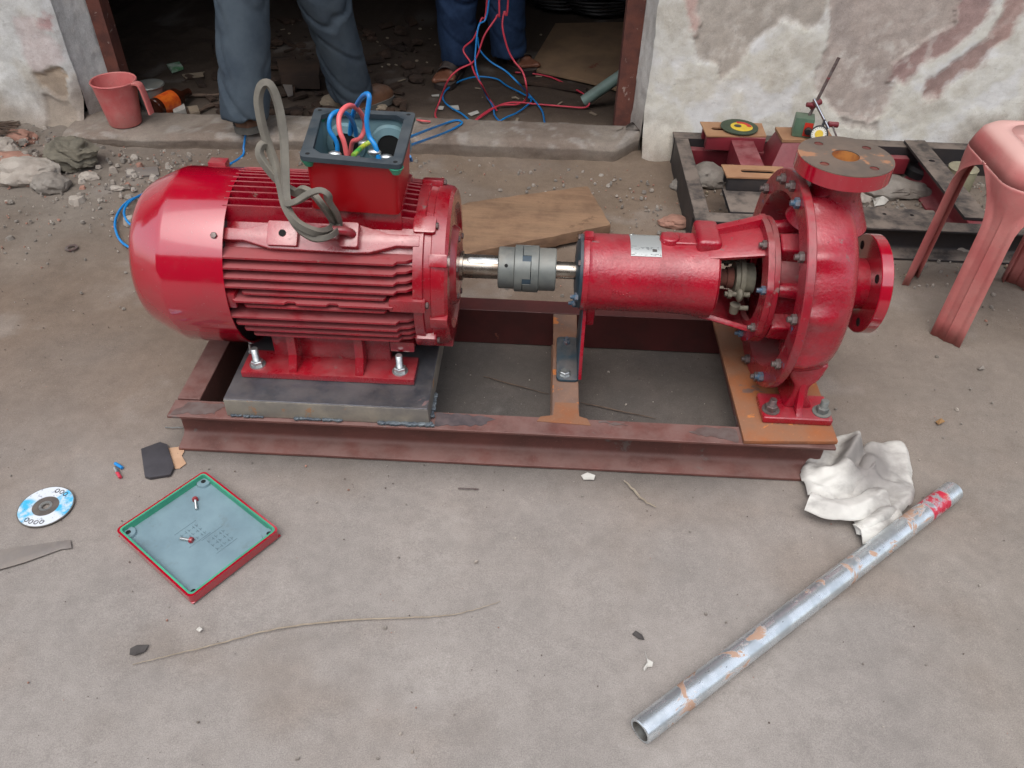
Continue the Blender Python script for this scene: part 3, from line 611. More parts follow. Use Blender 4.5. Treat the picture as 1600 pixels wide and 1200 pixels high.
# ---- base frame ---------------------------------------------------------
bf = thing('base_frame', 'welded red oxide steel channel base frame under motor and pump', 'base frame', (0, -0.01, 0))
def channel_prof(w=0.05, h=0.1, tw=0.006, tf=0.0085):
    """open side towards -y; filleted roots"""
    yi = w - tw
    return [(0, 0), (w, 0), (w, h), (0, h), (0, h - tf * 0.8)] + [(yi - 0.012 + 0.012 * math.sin(t), h - tf * 1.35 - 0.012 + 0.012 * math.cos(t)) for t in [i * math.pi / 2 / 5 for i in range(6)]] + \
           [(yi - 0.012 + 0.012 * math.cos(t), tf * 1.35 + 0.012 - 0.012 * math.sin(t)) for t in [i * math.pi / 2 / 5 for i in range(6)]] + [(0, tf * 0.8)]
def rail(parent, name, mat, x0, x1, y, flip=False, axis='x', **kw):
    pr = channel_prof(**kw); b = MB(); w = kw.get('w', 0.05)
    if axis == 'x': mx = Matrix(((0, 0, 1, 0), (1 if not flip else -1, 0, 0, y if not flip else y + w), (0, 1, 0, 0), (0, 0, 0, 1)))
    else: mx = Matrix(((1 if not flip else -1, 0, 0, y if not flip else y + w), (0, 0, 1, 0), (0, 1, 0, 0), (0, 0, 0, 1)))
    b.prism(pr, x0, x1, mx=mx); return b.build(name, mat, parent, bevel=0.0012, seg=1)
rail(bf, 'rail', 'oxide', -0.694, 0.652, -0.246)
rail(bf, 'rail', 'oxide_dark', -0.694, 0.652, 0.168, True)
rail(bf, 'cross_member', 'oxide', -0.192, 0.166, -0.692, False, 'y', w=0.048)
rail(bf, 'cross_member', 'rust_dull', -0.192, 0.166, 0.086, False, 'y', w=0.056)
rail(bf, 'cross_member', 'oxide', -0.192, 0.166, 0.50, False, 'y', w=0.06)
b = MB(); b.prism([(0.467, -0.2475), (0.655, -0.236), (0.655, 0.222), (0.462, 0.222)], 0.1015, 0.1105); b.build('pump_plate', 'rust_plate', bf, bevel=0.0015)
b = MB(); b.prism([(0.055, -0.21), (0.165, -0.215), (0.158, -0.196), (0.142, -0.19), (0.138, -0.15), (0.092, -0.15), (0.088, -0.19), (0.062, -0.196)], 0.1002, 0.1012); pw = b.build('rust_patch', 'rust_plate', bf, smooth=0)
# motor plate: thick box-edged plate welded on the rails
b = MB(); b.frust((-0.572, -0.160, -0.238, 0.215), (-0.574, -0.163, -0.234, 0.213), 0.1012, 0.1395); mp = b.build('motor_plate', 'steel_edge', bf, bevel=0.002)
b = MB(); b.box(-0.5735, -0.1635, -0.2325, 0.2115, 0.1395, 0.1415); b.build('plate_top', 'steel_plate', mp, bevel=0.0008, seg=1)
def weld(p, q, r, n, sd):
    random.seed(sd); p = V(p); q = V(q); b = MB()
    for i in range(n):
        if random.random() < 0.16: continue
        c = p.lerp(q, i / (n - 1)); s_ = random.uniform(0.7, 1.35) * r; b.ball((c.x, c.y + random.uniform(-1, 1) * r * 0.3, c.z), s_, 1, (1.3, 1, 0.8))
    return b.build('weld_bead', 'weld', mp)
weld((-0.565, -0.239, 0.104), (-0.50, -0.239, 0.104), 0.0035, 14, 1); weld((-0.43, -0.239, 0.104), (-0.34, -0.239, 0.104), 0.004, 20, 2); weld((-0.26, -0.239, 0.104), (-0.155, -0.239, 0.104), 0.0055, 24, 3); weld((-0.158, -0.235, 0.106), (-0.160, -0.15, 0.106), 0.0045, 14, 4)
def patch(name, mat, pts, z, seed, par=bf):
    out = []
    for i in range(len(pts)):
        a_, c_ = V((*pts[i], 0)), V((*pts[(i + 1) % len(pts)], 0)); n_ = max(2, int((c_ - a_).length / 0.004))
        for k in range(n_): p = a_.lerp(c_, k / n_); out.append((p.x + 0.006 * fbm((p.x * 60, p.y * 60, seed), 3), min(-0.1975, max(-0.2452, p.y + 0.006 * fbm((p.x * 60, p.y * 60, seed + 5), 3)))))
    b = MB(); b.prism(out, z, z + 0.0005); b.build(name, mat, par, smooth=0)
patch('scorch_mark', 'scorch', [(-0.152, -0.238), (-0.06, -0.230), (-0.03, -0.212), (-0.07, -0.202), (-0.152, -0.200)], 0.1004, 1.0)
patch('bare_patch', 'bare_grey', [(0.36, -0.222), (0.455, -0.240), (0.462, -0.203), (0.40, -0.202)], 0.1004, 3.0)
patch('bare_patch', 'bare_grey', [(0.18, -0.206), (0.24, -0.208), (0.22, -0.202), (0.18, -0.2)], 0.1004, 4.0)
patch('bare_patch', 'bare_grey', [(-0.69, -0.24), (-0.60, -0.236), (-0.585, -0.205), (-0.66, -0.203)], 0.1004, 5.0)
# ---- electric motor -----------------------------------------------------
mo = thing('electric_motor', 'red finned electric motor with open terminal box', 'motor', (-0.38, 0, 0.1425))
b = MB(); b.rev([(-0.565, 0.12), (-0.56, 0.139), (-0.20, 0.139), (-0.18, 0.13)], 72, AX); b.build('stator_housing', 'red_fin', mo)
FX0, FX1 = -0.553, -0.188
def fin_side(z, sgn, x0=FX0, x1=FX1, ro=0.1765, step=True, nick=()):
    dz = z - H; tip = math.sqrt(max(ro * ro - dz * dz, 0.0)); inn = 0.118 if abs(dz) < 0.07 else 0.105
    o = [(x0, inn), (x0 + 0.003, tip - 0.004), (x0 + 0.008, tip)]
    for k in nick: o += [(k - 0.012, tip), (k - 0.007, tip - 0.006), (k + 0.007, tip - 0.006), (k + 0.012, tip)]
    if step: o += [(x1 - 0.036, tip), (x1 - 0.030, tip - 0.010), (x1 - 0.014, tip - 0.012), (x1, tip - 0.022)]
    else: o += [(x1 - 0.004, tip), (x1, tip - 0.006)]
    o += [(x1, inn)]
    b = MB(); n = len(o)
    def hw(d): return 0.0042 - 0.0022 * (d - inn) / (tip - inn)
    vs = [(x, -sgn * d, z - hw(d)) for x, d in o] + [(x, -sgn * d, z + hw(d)) for x, d in o]
    fs = [tuple(range(n)), tuple(range(2 * n - 1, n - 1, -1))] + [(i, (i + 1) % n, (i + 1) % n + n, i + n) for i in range(n)]
    b.add(vs, fs); b.build('cooling_fin', 'red_fin', mo, smooth=25)
ZS = [0.421, 0.404, 0.387, 0.3705, 0.3555, 0.342, 0.328, 0.3035, 0.284, 0.2665, 0.249]
for s_ in (1, -1):
    for i, z in enumerate(ZS):
        kw = {}
        if i in (4, 6): kw = dict(x0=FX0 + 0.038, x1=FX1 - 0.052, step=False, ro=0.172)
        if i == 5: kw = dict(x0=FX0 + 0.020, x1=FX1 - 0.036, step=False, ro=0.178, nick=(-0.42, -0.34))
        if i > 7: kw = dict(x0=FX0 + 0.012 * (i - 7))
        fin_side(z, s_, **kw)
def fin_top(y, x0=FX0, x1=FX1, ro=0.1775):
    tip = H + math.sqrt(ro * ro - y * y); b = MB(); inn = H + 0.118
    o = [(x0, inn), (x0 + 0.004, tip), (x1 - 0.034, tip), (x1 - 0.028, tip - 0.010), (x1, tip - 0.013), (x1, inn)]
    if abs(y) > 0.07: o[0] = (x0, H + 0.105); o[-1] = (x1, H + 0.105)
    n = len(o); hw = lambda z: 0.0046 - 0.0026 * (z - inn) / (tip - inn)
    vs = [(x, y - hw(z), z) for x, z in o] + [(x, y + hw(z), z) for x, z in o]
    b.add(vs, [tuple(range(n)), tuple(range(2 * n - 1, n - 1, -1))] + [(i, (i + 1) % n, (i + 1) % n + n, i + n) for i in range(n)]); b.build('cooling_fin', 'red_fin', mo, smooth=25)
for k in range(-5, 6):
    y = k * 0.0155
    if abs(k) <= 4 and True: fin_top(y, x1=FX1)
    else: fin_top(y)
# shoulder bosses at 48 degrees carrying the lifting pads
def boss(sgn):
    a = R(47); rad = V((0, -sgn * math.cos(a), math.sin(a))); tan = V((0, -sgn * -math.sin(a), math.cos(a)))   # outward, up-around
    c0 = V((0, 0, H)); root = None
    def slab(poly, r0, r1, name, mat='red_cast', par=mo, bev=0.0025):
        b = MB(); mx = Matrix((V((1, 0, 0, 0)), V((0, tan.y, rad.y, 0)), V((0, tan.z, rad.z, H)), V((0, 0, 0, 1))))
        b.prism(poly, r0, r1, mx=mx); return b.build(name, mat, par, bevel=bev)
    slab([(FX0, -0.042), (FX1, -0.042), (FX1, 0.040), (FX0, 0.040)], 0.110, 0.149, 'shoulder', bev=0.002)
    r_ = slab([(FX0 - 0.004, -0.013), (-0.505, -0.013), (-0.455, -0.026), (-0.30, -0.028), (-0.27, -0.026), (-0.22, -0.011), (FX1 + 0.01, -0.011), (FX1 + 0.01, 0.011), (-0.235, 0.011), (-0.29, 0.026), (-0.45, 0.026), (-0.50, 0.010), (FX0 - 0.004, 0.010)], 0.14, 0.168, 'lifting_rib')
    pd = slab(rrect(-0.458, -0.402, -0.022, 0.024, 0.003, 3), 0.16, 0.1775, 'pad', par=r_, bev=0.0015)
    b = MB(); p0 = c0 + V((-0.430, 0, 0)) + rad * 0.1778; b.cyl(p0 + tan * 0.001, p0 + tan * 0.001 + rad * 0.0008, 0.0068, seg=20); b.build('tapped_hole', 'dark_hole', pd)
    slab(rrect(-0.322, -0.288, -0.022, 0.024, 0.004, 3), 0.16, 0.188, 'eye_pad', par=r_, bev=0.003)
    pts = []
    for i in range(15):
        t = -math.pi * 0.5 + math.pi * i / 14 + math.pi * 0.0; q = V((-0.318 - 0.040 * math.cos(t), 0, 0)) + c0 + rad * (0.186 + 0.004 * math.cos(t)) + tan * (0.002 + 0.018 * math.sin(t)); pts.append(q)
    b = MB(); pts = [c0 + V((x_, 0, 0)) + rad * r_ + tan * 0.002 for x_, r_ in ((-0.298, 0.170), (-0.299, 0.190), (-0.305, 0.203), (-0.318, 0.208), (-0.338, 0.208), (-0.349, 0.203), (-0.354, 0.190), (-0.354, 0.160))]; b.tube(spline(pts, 4), 0.0078, 12); ey = b.build('lifting_eye', 'red_worn', r_)
boss(1); boss(-1)
# fan cowl
cw = MB(); pr = [(-0.540, 0.1745), (-0.540, 0.1775), (-0.655, 0.1775), (-0.661, 0.1768), (-0.667, 0.1748), (-0.690, 0.1645), (-0.716, 0.1520), (-0.728, 0.1450), (-0.735, 0.1370), (-0.737, 0.127), (-0.738, 0.03)]
cw.rev(pr, 96, AX, cap=False); cw.rev([(-0.540, 0.1745), (-0.60, 0.1743)], 96, AX, cap=False); cwl = cw.build('fan_cowl', 'red_gloss', mo, smooth=40)
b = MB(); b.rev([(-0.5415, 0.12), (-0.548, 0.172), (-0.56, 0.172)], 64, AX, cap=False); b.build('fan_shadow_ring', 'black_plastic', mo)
for a in (44, 164, 284, -62):
    d = V((0, -math.cos(R(a)), math.sin(R(a)))); put('screw', SCREWZ if a == -62 else BOLTS, cwl, V((-0.556, 0, H)) + d * 0.1772, d)
q = V((-0.552, 0, H)) + V((0, -math.cos(R(-56)), math.sin(R(-56)))) * 0.182
b = MB(); b.cyl(q, q + V((0, -0.004, -0.016)), 0.0028, seg=8); b.ball(q + V((0, -0.004, -0.017)), 0.005, 1); b.build('screw', 'zinc', cwl)
# small nib on top of cowl
b = MB(); b.box(-0.632, -0.596, 0.085, 0.11, H + 0.148, H + 0.1625); b.build('cowl_clip', 'red_worn', cwl, bevel=0.002)
# end shield
b = MB(); b.rev([(-0.192, 0.10), (-0.190, 0.166), (-0.172, 0.1675), (-0.170, 0.162), (-0.158, 0.160), (-0.156, 0.163), (-0.132, 0.158), (-0.126, 0.152), (-0.125, 0.128), (-0.132, 0.12), (-0.131, 0.082), (-0.122, 0.078), (-0.118, 0.074), (-0.116, 0.035), (-0.118, 0.02)], 80, AX, cap=False)
es = b.build('end_shield', 'red_cast', mo, smooth=30)
for a in (5, 58, 108, 160, 205, 330, 270):
    d = V((0, -math.cos(R(a)), math.sin(R(a)))); b = MB(); tn = V((0, math.sin(R(a)), math.cos(R(a))))
    mx = Matrix((V((1, 0, 0, 0)), V((0, tn.y, d.y, 0)), V((0, tn.z, d.z, H)), V((0, 0, 0, 1))))
    if a in (5, 160): b.prism(rrect(-0.234, -0.166, -0.012, 0.012, 0.002, 2), 0.125, 0.175, mx=mx)
    else: b.prism(rrect(-0.192, -0.150, -0.017, 0.017, 0.005, 3), 0.13, 0.172, mx=mx)
    b.build('ear', 'red_cast', es, bevel=0.003); put('bolt', BOLTS, es, V((-0.165 if a in (5, 160) else -0.150, 0, H)) + d * 0.166, (1, 0, 0))
for a in (25, 85, 145, 205, 265, 325):
    d = V((0, -math.cos(R(a)), math.sin(R(a)))); put('bolt', BOLTS, es, V((-0.119, 0, H)) + d * 0.066, (1, 0, 0))
for a in (35, 300, 350):
    d = V((0, -math.cos(R(a)), math.sin(R(a)))); b = MB(); tn = V((0, math.sin(R(a)), math.cos(R(a)))); mx = Matrix((V((1, 0, 0, 0)), V((0, tn.y, d.y, 0)), V((0, tn.z, d.z, H)), V((0, 0, 0, 1))))
    b.prism(rrect(-0.160, -0.126, -0.012, 0.012, 0.002, 2), 0.14, 0.1665, mx=mx); b.build('ear', 'red_cast', es, bevel=0.002)
# left-hand boss by the cowl
for s_ in (1, -1):
    b = MB(); b.box(-0.556, -0.526, -s_ * 0.172 if s_ > 0 else 0.12, -0.12 if s_ > 0 else 0.172, H - 0.008, H + 0.024); b.build('ear', 'red_cast', mo, bevel=0.004)
# shaft and key
b = MB(); b.rev([(-0.128, 0.030), (-0.110, 0.030), (-0.109, 0.0245), (-0.037, 0.024)], 32, AX); sh = b.build('shaft', 'steel', mo)
a = R(62); d = V((0, -math.cos(a), math.sin(a))); tn = V((0, math.sin(a), math.cos(a))); mx = Matrix((V((1, 0, 0, 0)), V((0, tn.y, d.y, 0)), V((0, tn.z, d.z, H)), V((0, 0, 0, 1))))
b = MB(); b.prism(slot(-0.068, 0, 0.066, 0.013), 0.018, 0.0262, mx=mx); b.build('key', 'zinc', sh, bevel=0.001)
# feet
for s_ in (1, -1):
    Y = lambda v: -s_ * v
    b = MB(); y0, y1 = sorted((Y(0.166), Y(0.092))); b.box(-0.556, -0.199, y0, y1, 0.1425, 0.158); ft = b.build('foot', 'red_cast', mo, bevel=0.003)
    b = MB(); y0, y1 = sorted((Y(0.108), Y(0.088))); b.box(-0.50, -0.255, y0, y1, 0.156, 0.235); b.build('foot_wall', 'red_cast', ft, bevel=0.003)
    for x in (-0.449, -0.312):
        b = MB(); mx = Matrix(((0, 0, 1, x - 0.009), (Y(1) , 0, 0, 0), (0, 1, 0, 0), (0, 0, 0, 1)))
        b.prism([(0.095, 0.157), (0.163, 0.157), (0.158, 0.166), (0.143, 0.19), (0.140, 0.245), (0.095, 0.245)], 0, 0.018, mx=mx); b.build('foot_rib', 'red_cast', ft, bevel=0.003)
    for x in (-0.527, -0.231): put('bolt', STUD, ft, (x, Y(0.141), 0.158), (0, 0, 1))
b = MB(); b.box(-0.50, -0.27, -0.10, 0.10, 0.1425, 0.20); b.build('belly', 'red_cast', mo, bevel=0.004)
b = MB(); b.box(-0.25, -0.20, -0.13, -0.08, 0.2, 0.225); b.build('belly', 'red_cast', mo, bevel=0.004)
# ---- terminal box
TZ0, TZ1 = 0.496, 0.606
TQ1 = [(-0.366, -0.118), (-0.204, -0.136), (-0.211, 0.072), (-0.388, 0.076)]; TQ0 = [(-0.378, -0.090), (-0.214, -0.100), (-0.219, 0.062), (-0.386, 0.066)]
def quad_round(q, inset, r, n=4):
    cx = sum(p[0] for p in q) / 4; cy = sum(p[1] for p in q) / 4; out = []
    qq = [V((p[0] - inset * math.copysign(1, p[0] - cx), p[1] - inset * math.copysign(1, p[1] - cy), 0)) for p in q]
    for k in range(4):
        p = qq[k]; a = (qq[k - 1] - p).normalized() * r; c = (qq[(k + 1) % 4] - p).normalized() * r
        for m_ in range(n + 1): t = m_ / n; w = p + a * (1 - t) ** 2 + c * t ** 2; out.append((w.x, w.y))
    return out
def tb_quad(t): return [(a[0] * (1 - t) + b_[0] * t, a[1] * (1 - t) + b_[1] * t) for a, b_ in zip(TQ0, TQ1)]
def tb_ring(t, inset): return quad_round(tb_quad(t), inset, 0.014)
def ring_mesh(levels, cap0=False, cap1=False):
    b = MB(); vs = []; fs = []
    m = len(levels[0][1])
    for z, pl in levels: vs += [(x, y, z) for x, y in pl]
    for j in range(len(levels) - 1):
        for i in range(m): k = (i + 1) % m; fs.append((j * m + i, j * m + k, (j + 1) * m + k, (j + 1) * m + i))
    if cap0: fs.append(tuple(range(m - 1, -1, -1)))
    if cap1: fs.append(tuple((len(levels) - 1) * m + i for i in range(m)))
    return b.add(vs, fs)
tb = ring_mesh([(TZ0, tb_ring(0, 0)), (TZ1, tb_ring(1, 0)), (TZ1, tb_ring(1, 0.004))]).build('terminal_box', 'red_box', mo, smooth=40)
ring_mesh([(TZ1 - 0.0005, tb_ring(1, 0.0045)), (TZ0 + 0.012, tb_ring(0.05, 0.0045)), (TZ0 + 0.012, tb_ring(0.05, 0.03))], cap1=True).build('box_lining', 'box_grey', tb, smooth=40)
b = MB(); b.box(-0.380, -0.214, -0.084, 0.064, H + 0.12, TZ0 + 0.001); b.build('box_seat', 'red_cast', tb, bevel=0.003)
TG = tb_quad(1); go = quad_round(TG, -0.008, 0.012); gi = quad_round(TG, 0.010, 0.016, 1)
b = MB(); b.prism(go, TZ1 + 0.0005, TZ1 + 0.009, holes=[gi]); gk = b.build('gasket', 'gasket', tb, bevel=0.0)
for (x, y) in TG:
    x -= math.copysign(0.004, x + 0.29); y -= math.copysign(0.004, y + 0.02)
    b = MB(); b.rev([(0, 0.007), (0.012, 0.0135)], 16, Matrix.Translation(V((x, y, TZ1 - 0.0122))) @ Matrix.Rotation(R(-90), 4, 'Y')); b.build('corner_lug', 'green_primer', tb)
    b = MB(); b.cyl((x, y, TZ1 + 0.0091), (x, y, TZ1 + 0.0095), 0.004, seg=12); b.build('screw_hole', 'dark_hole', gk)
for x in (-0.252, -0.337):          # conduit entries in the back wall
    mxx = Matrix.Translation(V((x, 0.0635, 0.556))) @ Matrix.Rotation(R(-90), 4, 'Z')
    b = MB(); b.rev([(-0.001, 0.040), (0.008, 0.037), (0.010, 0.030), (0.012, 0.0245), (0.002, 0.0235)], 36, mxx, cap=False); en = b.build('conduit_entry', 'box_grey', tb)
    b = MB(); b.rev([(0.0095, 0.0235), (0.0105, 0.0235)], 28, mxx); b.build('entry_bore', 'dark_hole', en)
for i, (x, y) in enumerate(((-0.345, -0.06), (-0.305, -0.062), (-0.262, -0.064), (-0.345, -0.01), (-0.30, -0.01), (-0.235, -0.03))):
    b = MB(); b.cyl((x, y, TZ0 + 0.012), (x, y, TZ0 + 0.068), 0.0035, seg=10); b.rev([(0, 0.009), (0.006, 0.009)], 6, Matrix.Translation(V((x, y, TZ0 + 0.04))) @ Matrix.Rotation(R(-90), 4, 'Y')); b.rev([(0, 0.012), (0.002, 0.012)], 16, Matrix.Translation(V((x, y, TZ0 + 0.037))) @ Matrix.Rotation(R(-90), 4, 'Y')); b.build('terminal_stud', 'zinc', tb)
b = MB(); b.box(-0.365, -0.225, -0.08, 0.015, TZ0 + 0.012, TZ0 + 0.036); b.build('terminal_block', 'box_grey', tb, bevel=0.003)
def lead(name, mat, pts, r, par): b = MB(); b.tube(spline(pts, 8), r, 10); return b.build(name, mat, par, smooth=60)
lead('lead', 'wire_blue', [(-0.335, -0.06, 0.545), P(527, 228, y=-0.055), P(515, 203, y=-0.05), P(517, 182, y=-0.04), P(530, 174, y=-0.02), P(544, 180, y=0.01), P(553, 195, y=0.04), P(556, 210, y=0.055), (-0.325, 0.062, 0.545)], 0.0042, tb)
lead('lead', 'wire_pink', [(-0.305, -0.07, 0.545), P(539, 228, y=-0.07), P(531, 205, y=-0.065), P(530, 183, y=-0.05), P(538, 169, y=-0.03), P(549, 165, y=-0.01), P(561, 173, y=0.02), P(569, 188, y=0.035), P(569, 204, y=0.035), P(562, 217, y=0.03), P(551, 222, y=0.04), (-0.33, 0.05, 0.54)], 0.0045, tb)
lead('lead', 'wire_blue', [P(547, 210, y=0.055), P(549, 190, y=0.045), P(554, 172, y=0.02), P(563, 155, y=-0.015), P(572, 147, y=-0.04), P(577, 151, y=-0.05), P(575, 170, y=-0.055), P(573, 190, y=-0.06), P(577, 213, y=-0.065), P(588, 233, y=-0.075), (-0.243, -0.085, 0.555)], 0.0045, tb)
lead('lead', 'wire_yellow', [P(552, 243, y=-0.08), P(560, 235, y=-0.06), P(568, 228, y=-0.03), P(578, 222, y=-0.02)], 0.0045, tb)
for (px, py) in ((523, 241), (585, 238), (604, 246), (570, 224)):
    q = P(px, py, y=-0.075 if py > 230 else -0.02); b = MB(); b.ball(q, 0.0085, 2, (1.5, 0.9, 0.7)); b.build('terminal_lug', 'zinc', tb)
# ---- old drive belt looped through the eye
bp = [(522, 351, -.120), (515, 336, -.138), (502, 318, -.150), (490, 304, -.142), (474, 296, -.130), (462, 300, -.128), (441, 287, -.12), (419, 263, -.11), (406, 241, -.10), (411, 226, -.09), (423, 236, -.085), (431, 258, -.095), (437, 283, -.115), (442, 308, -.150), (450, 333, -.172), (466, 358, -.182), (490, 373, -.188), (512, 371, -.176), (526, 360, -.140),
      (529, 347, -.122), (524, 330, -.145), (514, 314, -.166), (512, 303, -.176), (500, 297, -.178), (482, 303, -.180), (464, 314, -.178), (450, 316, -.170), (447, 296, -.150), (446, 255, -.12), (443, 205, -.09), (434, 158, -.07), (422, 132, -.066), (409, 133, -.066), (403, 156, -.068), (408, 190, -.075), (418, 225, -.085), (430, 258, -.105), (438, 290, -.135), (446, 322, -.168), (463, 348, -.186), (490, 362, -.190), (508, 362, -.165)]
b = MB(); sp = spline([P(a, c, y=d) for a, c, d in bp], 5, True)
b.tube(sp, 0.006, closed=True, sect=[(0.95 * u_, 0.95 * w_) for u_, w_ in ((-0.0060, -0.0050), (0.0060, -0.0050), (0.0072, -0.001), (0.0080, 0.0044), (0.0072, 0.0055), (-0.0072, 0.0055), (-0.0080, 0.0044), (-0.0072, -0.001))])
single('drive_belt', b, 'belt', 'old grey rubber belt looped and knotted through the lifting eye of the motor', 'belt', smooth=40)
# ---- jaw coupling
cp = thing('shaft_coupling', 'dark grey jaw coupling joining motor shaft and pump shaft', 'coupling', (0.02, 0, H - 0.05))
b = MB(); b.rev([(-0.038, 0.022), (-0.038, 0.0405), (-0.036, 0.0425), (-0.006, 0.0425), (-0.004, 0.0475), (0.011, 0.0475), (0.011, 0.03)], 56, AX, cap=False); hA = b.build('coupling_hub', 'grey_iron', cp, smooth=25)
b = MB(); b.rev([(0.079, 0.02), (0.079, 0.042), (0.077, 0.0435), (0.045, 0.0435), (0.043, 0.0475), (0.029, 0.0475), (0.029, 0.03)], 56, AX, cap=False); hB = b.build('coupling_hub', 'grey_iron', cp, smooth=25)
for k in range(3):
    for (off, x0, x1, nm, mt, hub, w, rr) in ((28, 0.010, 0.0275, 'jaw', 'grey_iron', hA, 22, 0.0474), (88, 0.0125, 0.030, 'jaw', 'grey_iron', hB, 22, 0.0474), (58, 0.0112, 0.0288, 'spider_leg', 'rubber_blue', cp, 7.6, 0.0462), (118, 0.0112, 0.0288, 'spider_leg', 'rubber_blue', cp, 7.6, 0.0462)):
        a = off + 120 * k; b = MB(); b.rev([(x0, 0.02), (x0, rr), (x1, rr), (x1, 0.02)], 10, AX, R(a - w), R(a + w), close=True); b.build(nm, mt, hub, smooth=25)
d = V((0, -math.cos(R(38)), math.sin(R(38)))); b = MB(); q = V((-0.021, 0, H)) + d * 0.0424; b.cyl(q, q + d * 0.0006, 0.0036, seg=16); b.build('set_screw_hole', 'dark_hole', hA)
# ================================================================ PUMP
pu = thing('centrifugal_pump', 'red cast iron centrifugal pump with rusty discharge flange on top', 'pump', (0.58, -0.15, 0.1105))
def dirang(a): return V((0, -math.cos(R(a)), math.sin(R(a))))
# bearing housing, slightly uneven casting
b = MB(); b.rev([(0.131, 0.03), (0.131, 0.0785), (0.134, 0.080), (0.142, 0.080), (0.144, 0.0785), (0.150, 0.0775), (0.31, 0.0775), (0.345, 0.079), (0.372, 0.083), (0.392, 0.084), (0.396, 0.080), (0.396, 0.03)], 72, AX, cap=False); bh = b.build('bearing_housing', 'red_pump', pu, smooth=30)
b = MB(); b.rev([(0.1195, 0.018), (0.1185, 0.040), (0.121, 0.062), (0.125, 0.074), (0.131, 0.0755)], 48, AX, cap=False); bc = b.build('bearing_cover', 'teal_cover', pu)
for a in (45, 105, 165, 225, 285, 345): put('bolt', BOLTB if a in (285, 345) else BOLTS, bc, V((0.125, 0, H)) + dirang(a) * 0.070, (-1, 0, 0))
b = MB(); b.rev([(0.078, 0.0175), (0.122, 0.0175)], 28, AX); b.build('shaft', 'steel', pu)
# nameplate wrapped on the top of the housing
b = MB(); b.rev([(0.222, 0.0772), (0.222, 0.0786), (0.282, 0.0786), (0.282, 0.0772)], 14, AX, R(58), R(112), close=True); npl = b.build('nameplate', 'nameplate', bh, smooth=25)
for (x, a) in ((0.226, 62), (0.278, 62), (0.226, 108)):
    b = MB(); q = V((x, 0, H)) + dirang(a) * 0.0784; b.ball(q, 0.0022, 1); b.build('rivet', 'zinc', npl)
b = MB(); b.rev([(0.264, 0.0779), (0.264, 0.0789), (0.273, 0.0789), (0.273, 0.0779)], 4, AX, R(66), R(70.5), close=True); b.build('inspection_mark', 'black_plastic', npl)
# cast serial bumps
b = MB()
for i in range(6):
    x = 0.193 + 0.0066 * i; a = 4 - 1.2 * i; q = V((x, 0, H)) + dirang(a) * 0.0777; tn = V((0, math.sin(R(a)), math.cos(R(a))))
    if i in (3, 5): b.ball(q - tn * 0.001, 0.0013, 1); continue
    b.tube([q + V((0.0022 * math.cos(t), 0, 0)) + tn * 0.0033 * math.sin(t) for t in [2 * math.pi * k / 10 for k in range(10)]], 0.0008, 6, True)
b.build('cast_mark', 'red_pump', bh)
# oil filler boss and breather lug
b = MB(); b.cyl((0.300, 0.005, H + 0.06), (0.300, 0.005, H + 0.088), 0.022, 0.019, 24); b.box(0.285, 0.36, -0.012, 0.03, H + 0.06, H + 0.083); b.build('oil_boss', 'red_pump', bh, bevel=0.005, seg=3)
b = MB(); b.box(0.350, 0.398, -0.030, 0.06, H + 0.05, H + 0.0985); b.build('oil_boss', 'red_pump', bh, bevel=0.012, seg=4)
b = MB(); b.prism([(-0.028, 0.0), (0.028, 0.0), (0.018, -0.05), (-0.018, -0.05)], 0.148, 0.166, mx=Matrix(((0, 0, 1, 0), (1, 0, 0, -0.005), (0, 1, 0, H - 0.07), (0, 0, 0, 1)))); b.build('support_lug', 'red_pump', bh, bevel=0.004)
b = MB(); b.box(0.131, 0.15, -0.012, 0.012, H + 0.07, H + 0.088); b.build('grease_lug', 'red_pump', bh, bevel=0.004)
# lantern: two arms with an open window towards the viewer
def lan(a0, a1, name):
    b = MB(); pr = [(0.372, 0.070), (0.372, 0.0835), (0.40, 0.089), (0.475, 0.108), (0.475, 0.096), (0.40, 0.077)]
    b.rev(pr, 26, AX, R(a0), R(a1), close=True); return b.build(name, 'red_pump', pu, bevel=0.003, seg=2)
top = lan(57, 123, 'lantern_arm'); bot = lan(228, 310, 'lantern_arm')
b = MB(); b.rev([(0.388, 0.022), (0.388, 0.081), (0.397, 0.079), (0.397, 0.022)], 48, AX, close=True); b.build('lantern_end', 'red_cast', pu)
# ridge on top arm and lower edge rail
b = MB(); b.prism([(0.36, 0.075), (0.478, 0.075), (0.478, 0.126), (0.44, 0.113), (0.375, 0.093)], -0.010, 0.010, mx=Matrix.Translation(V((0, 0.03, H))) @ Matrix.Rotation(R(90), 4, 'X')); b.build('arm_rib', 'red_pump', top, bevel=0.004)
b = MB(); b.prism([(0.36, 0.06), (0.478, 0.06), (0.478, 0.104), (0.44, 0.097), (0.375, 0.086)], -0.008, 0.008, mx=AX @ Matrix.Rotation(R(-38), 4, 'X') @ Matrix.Rotation(R(90), 4, 'X')); b.build('arm_rib', 'red_pump', top, bevel=0.004)
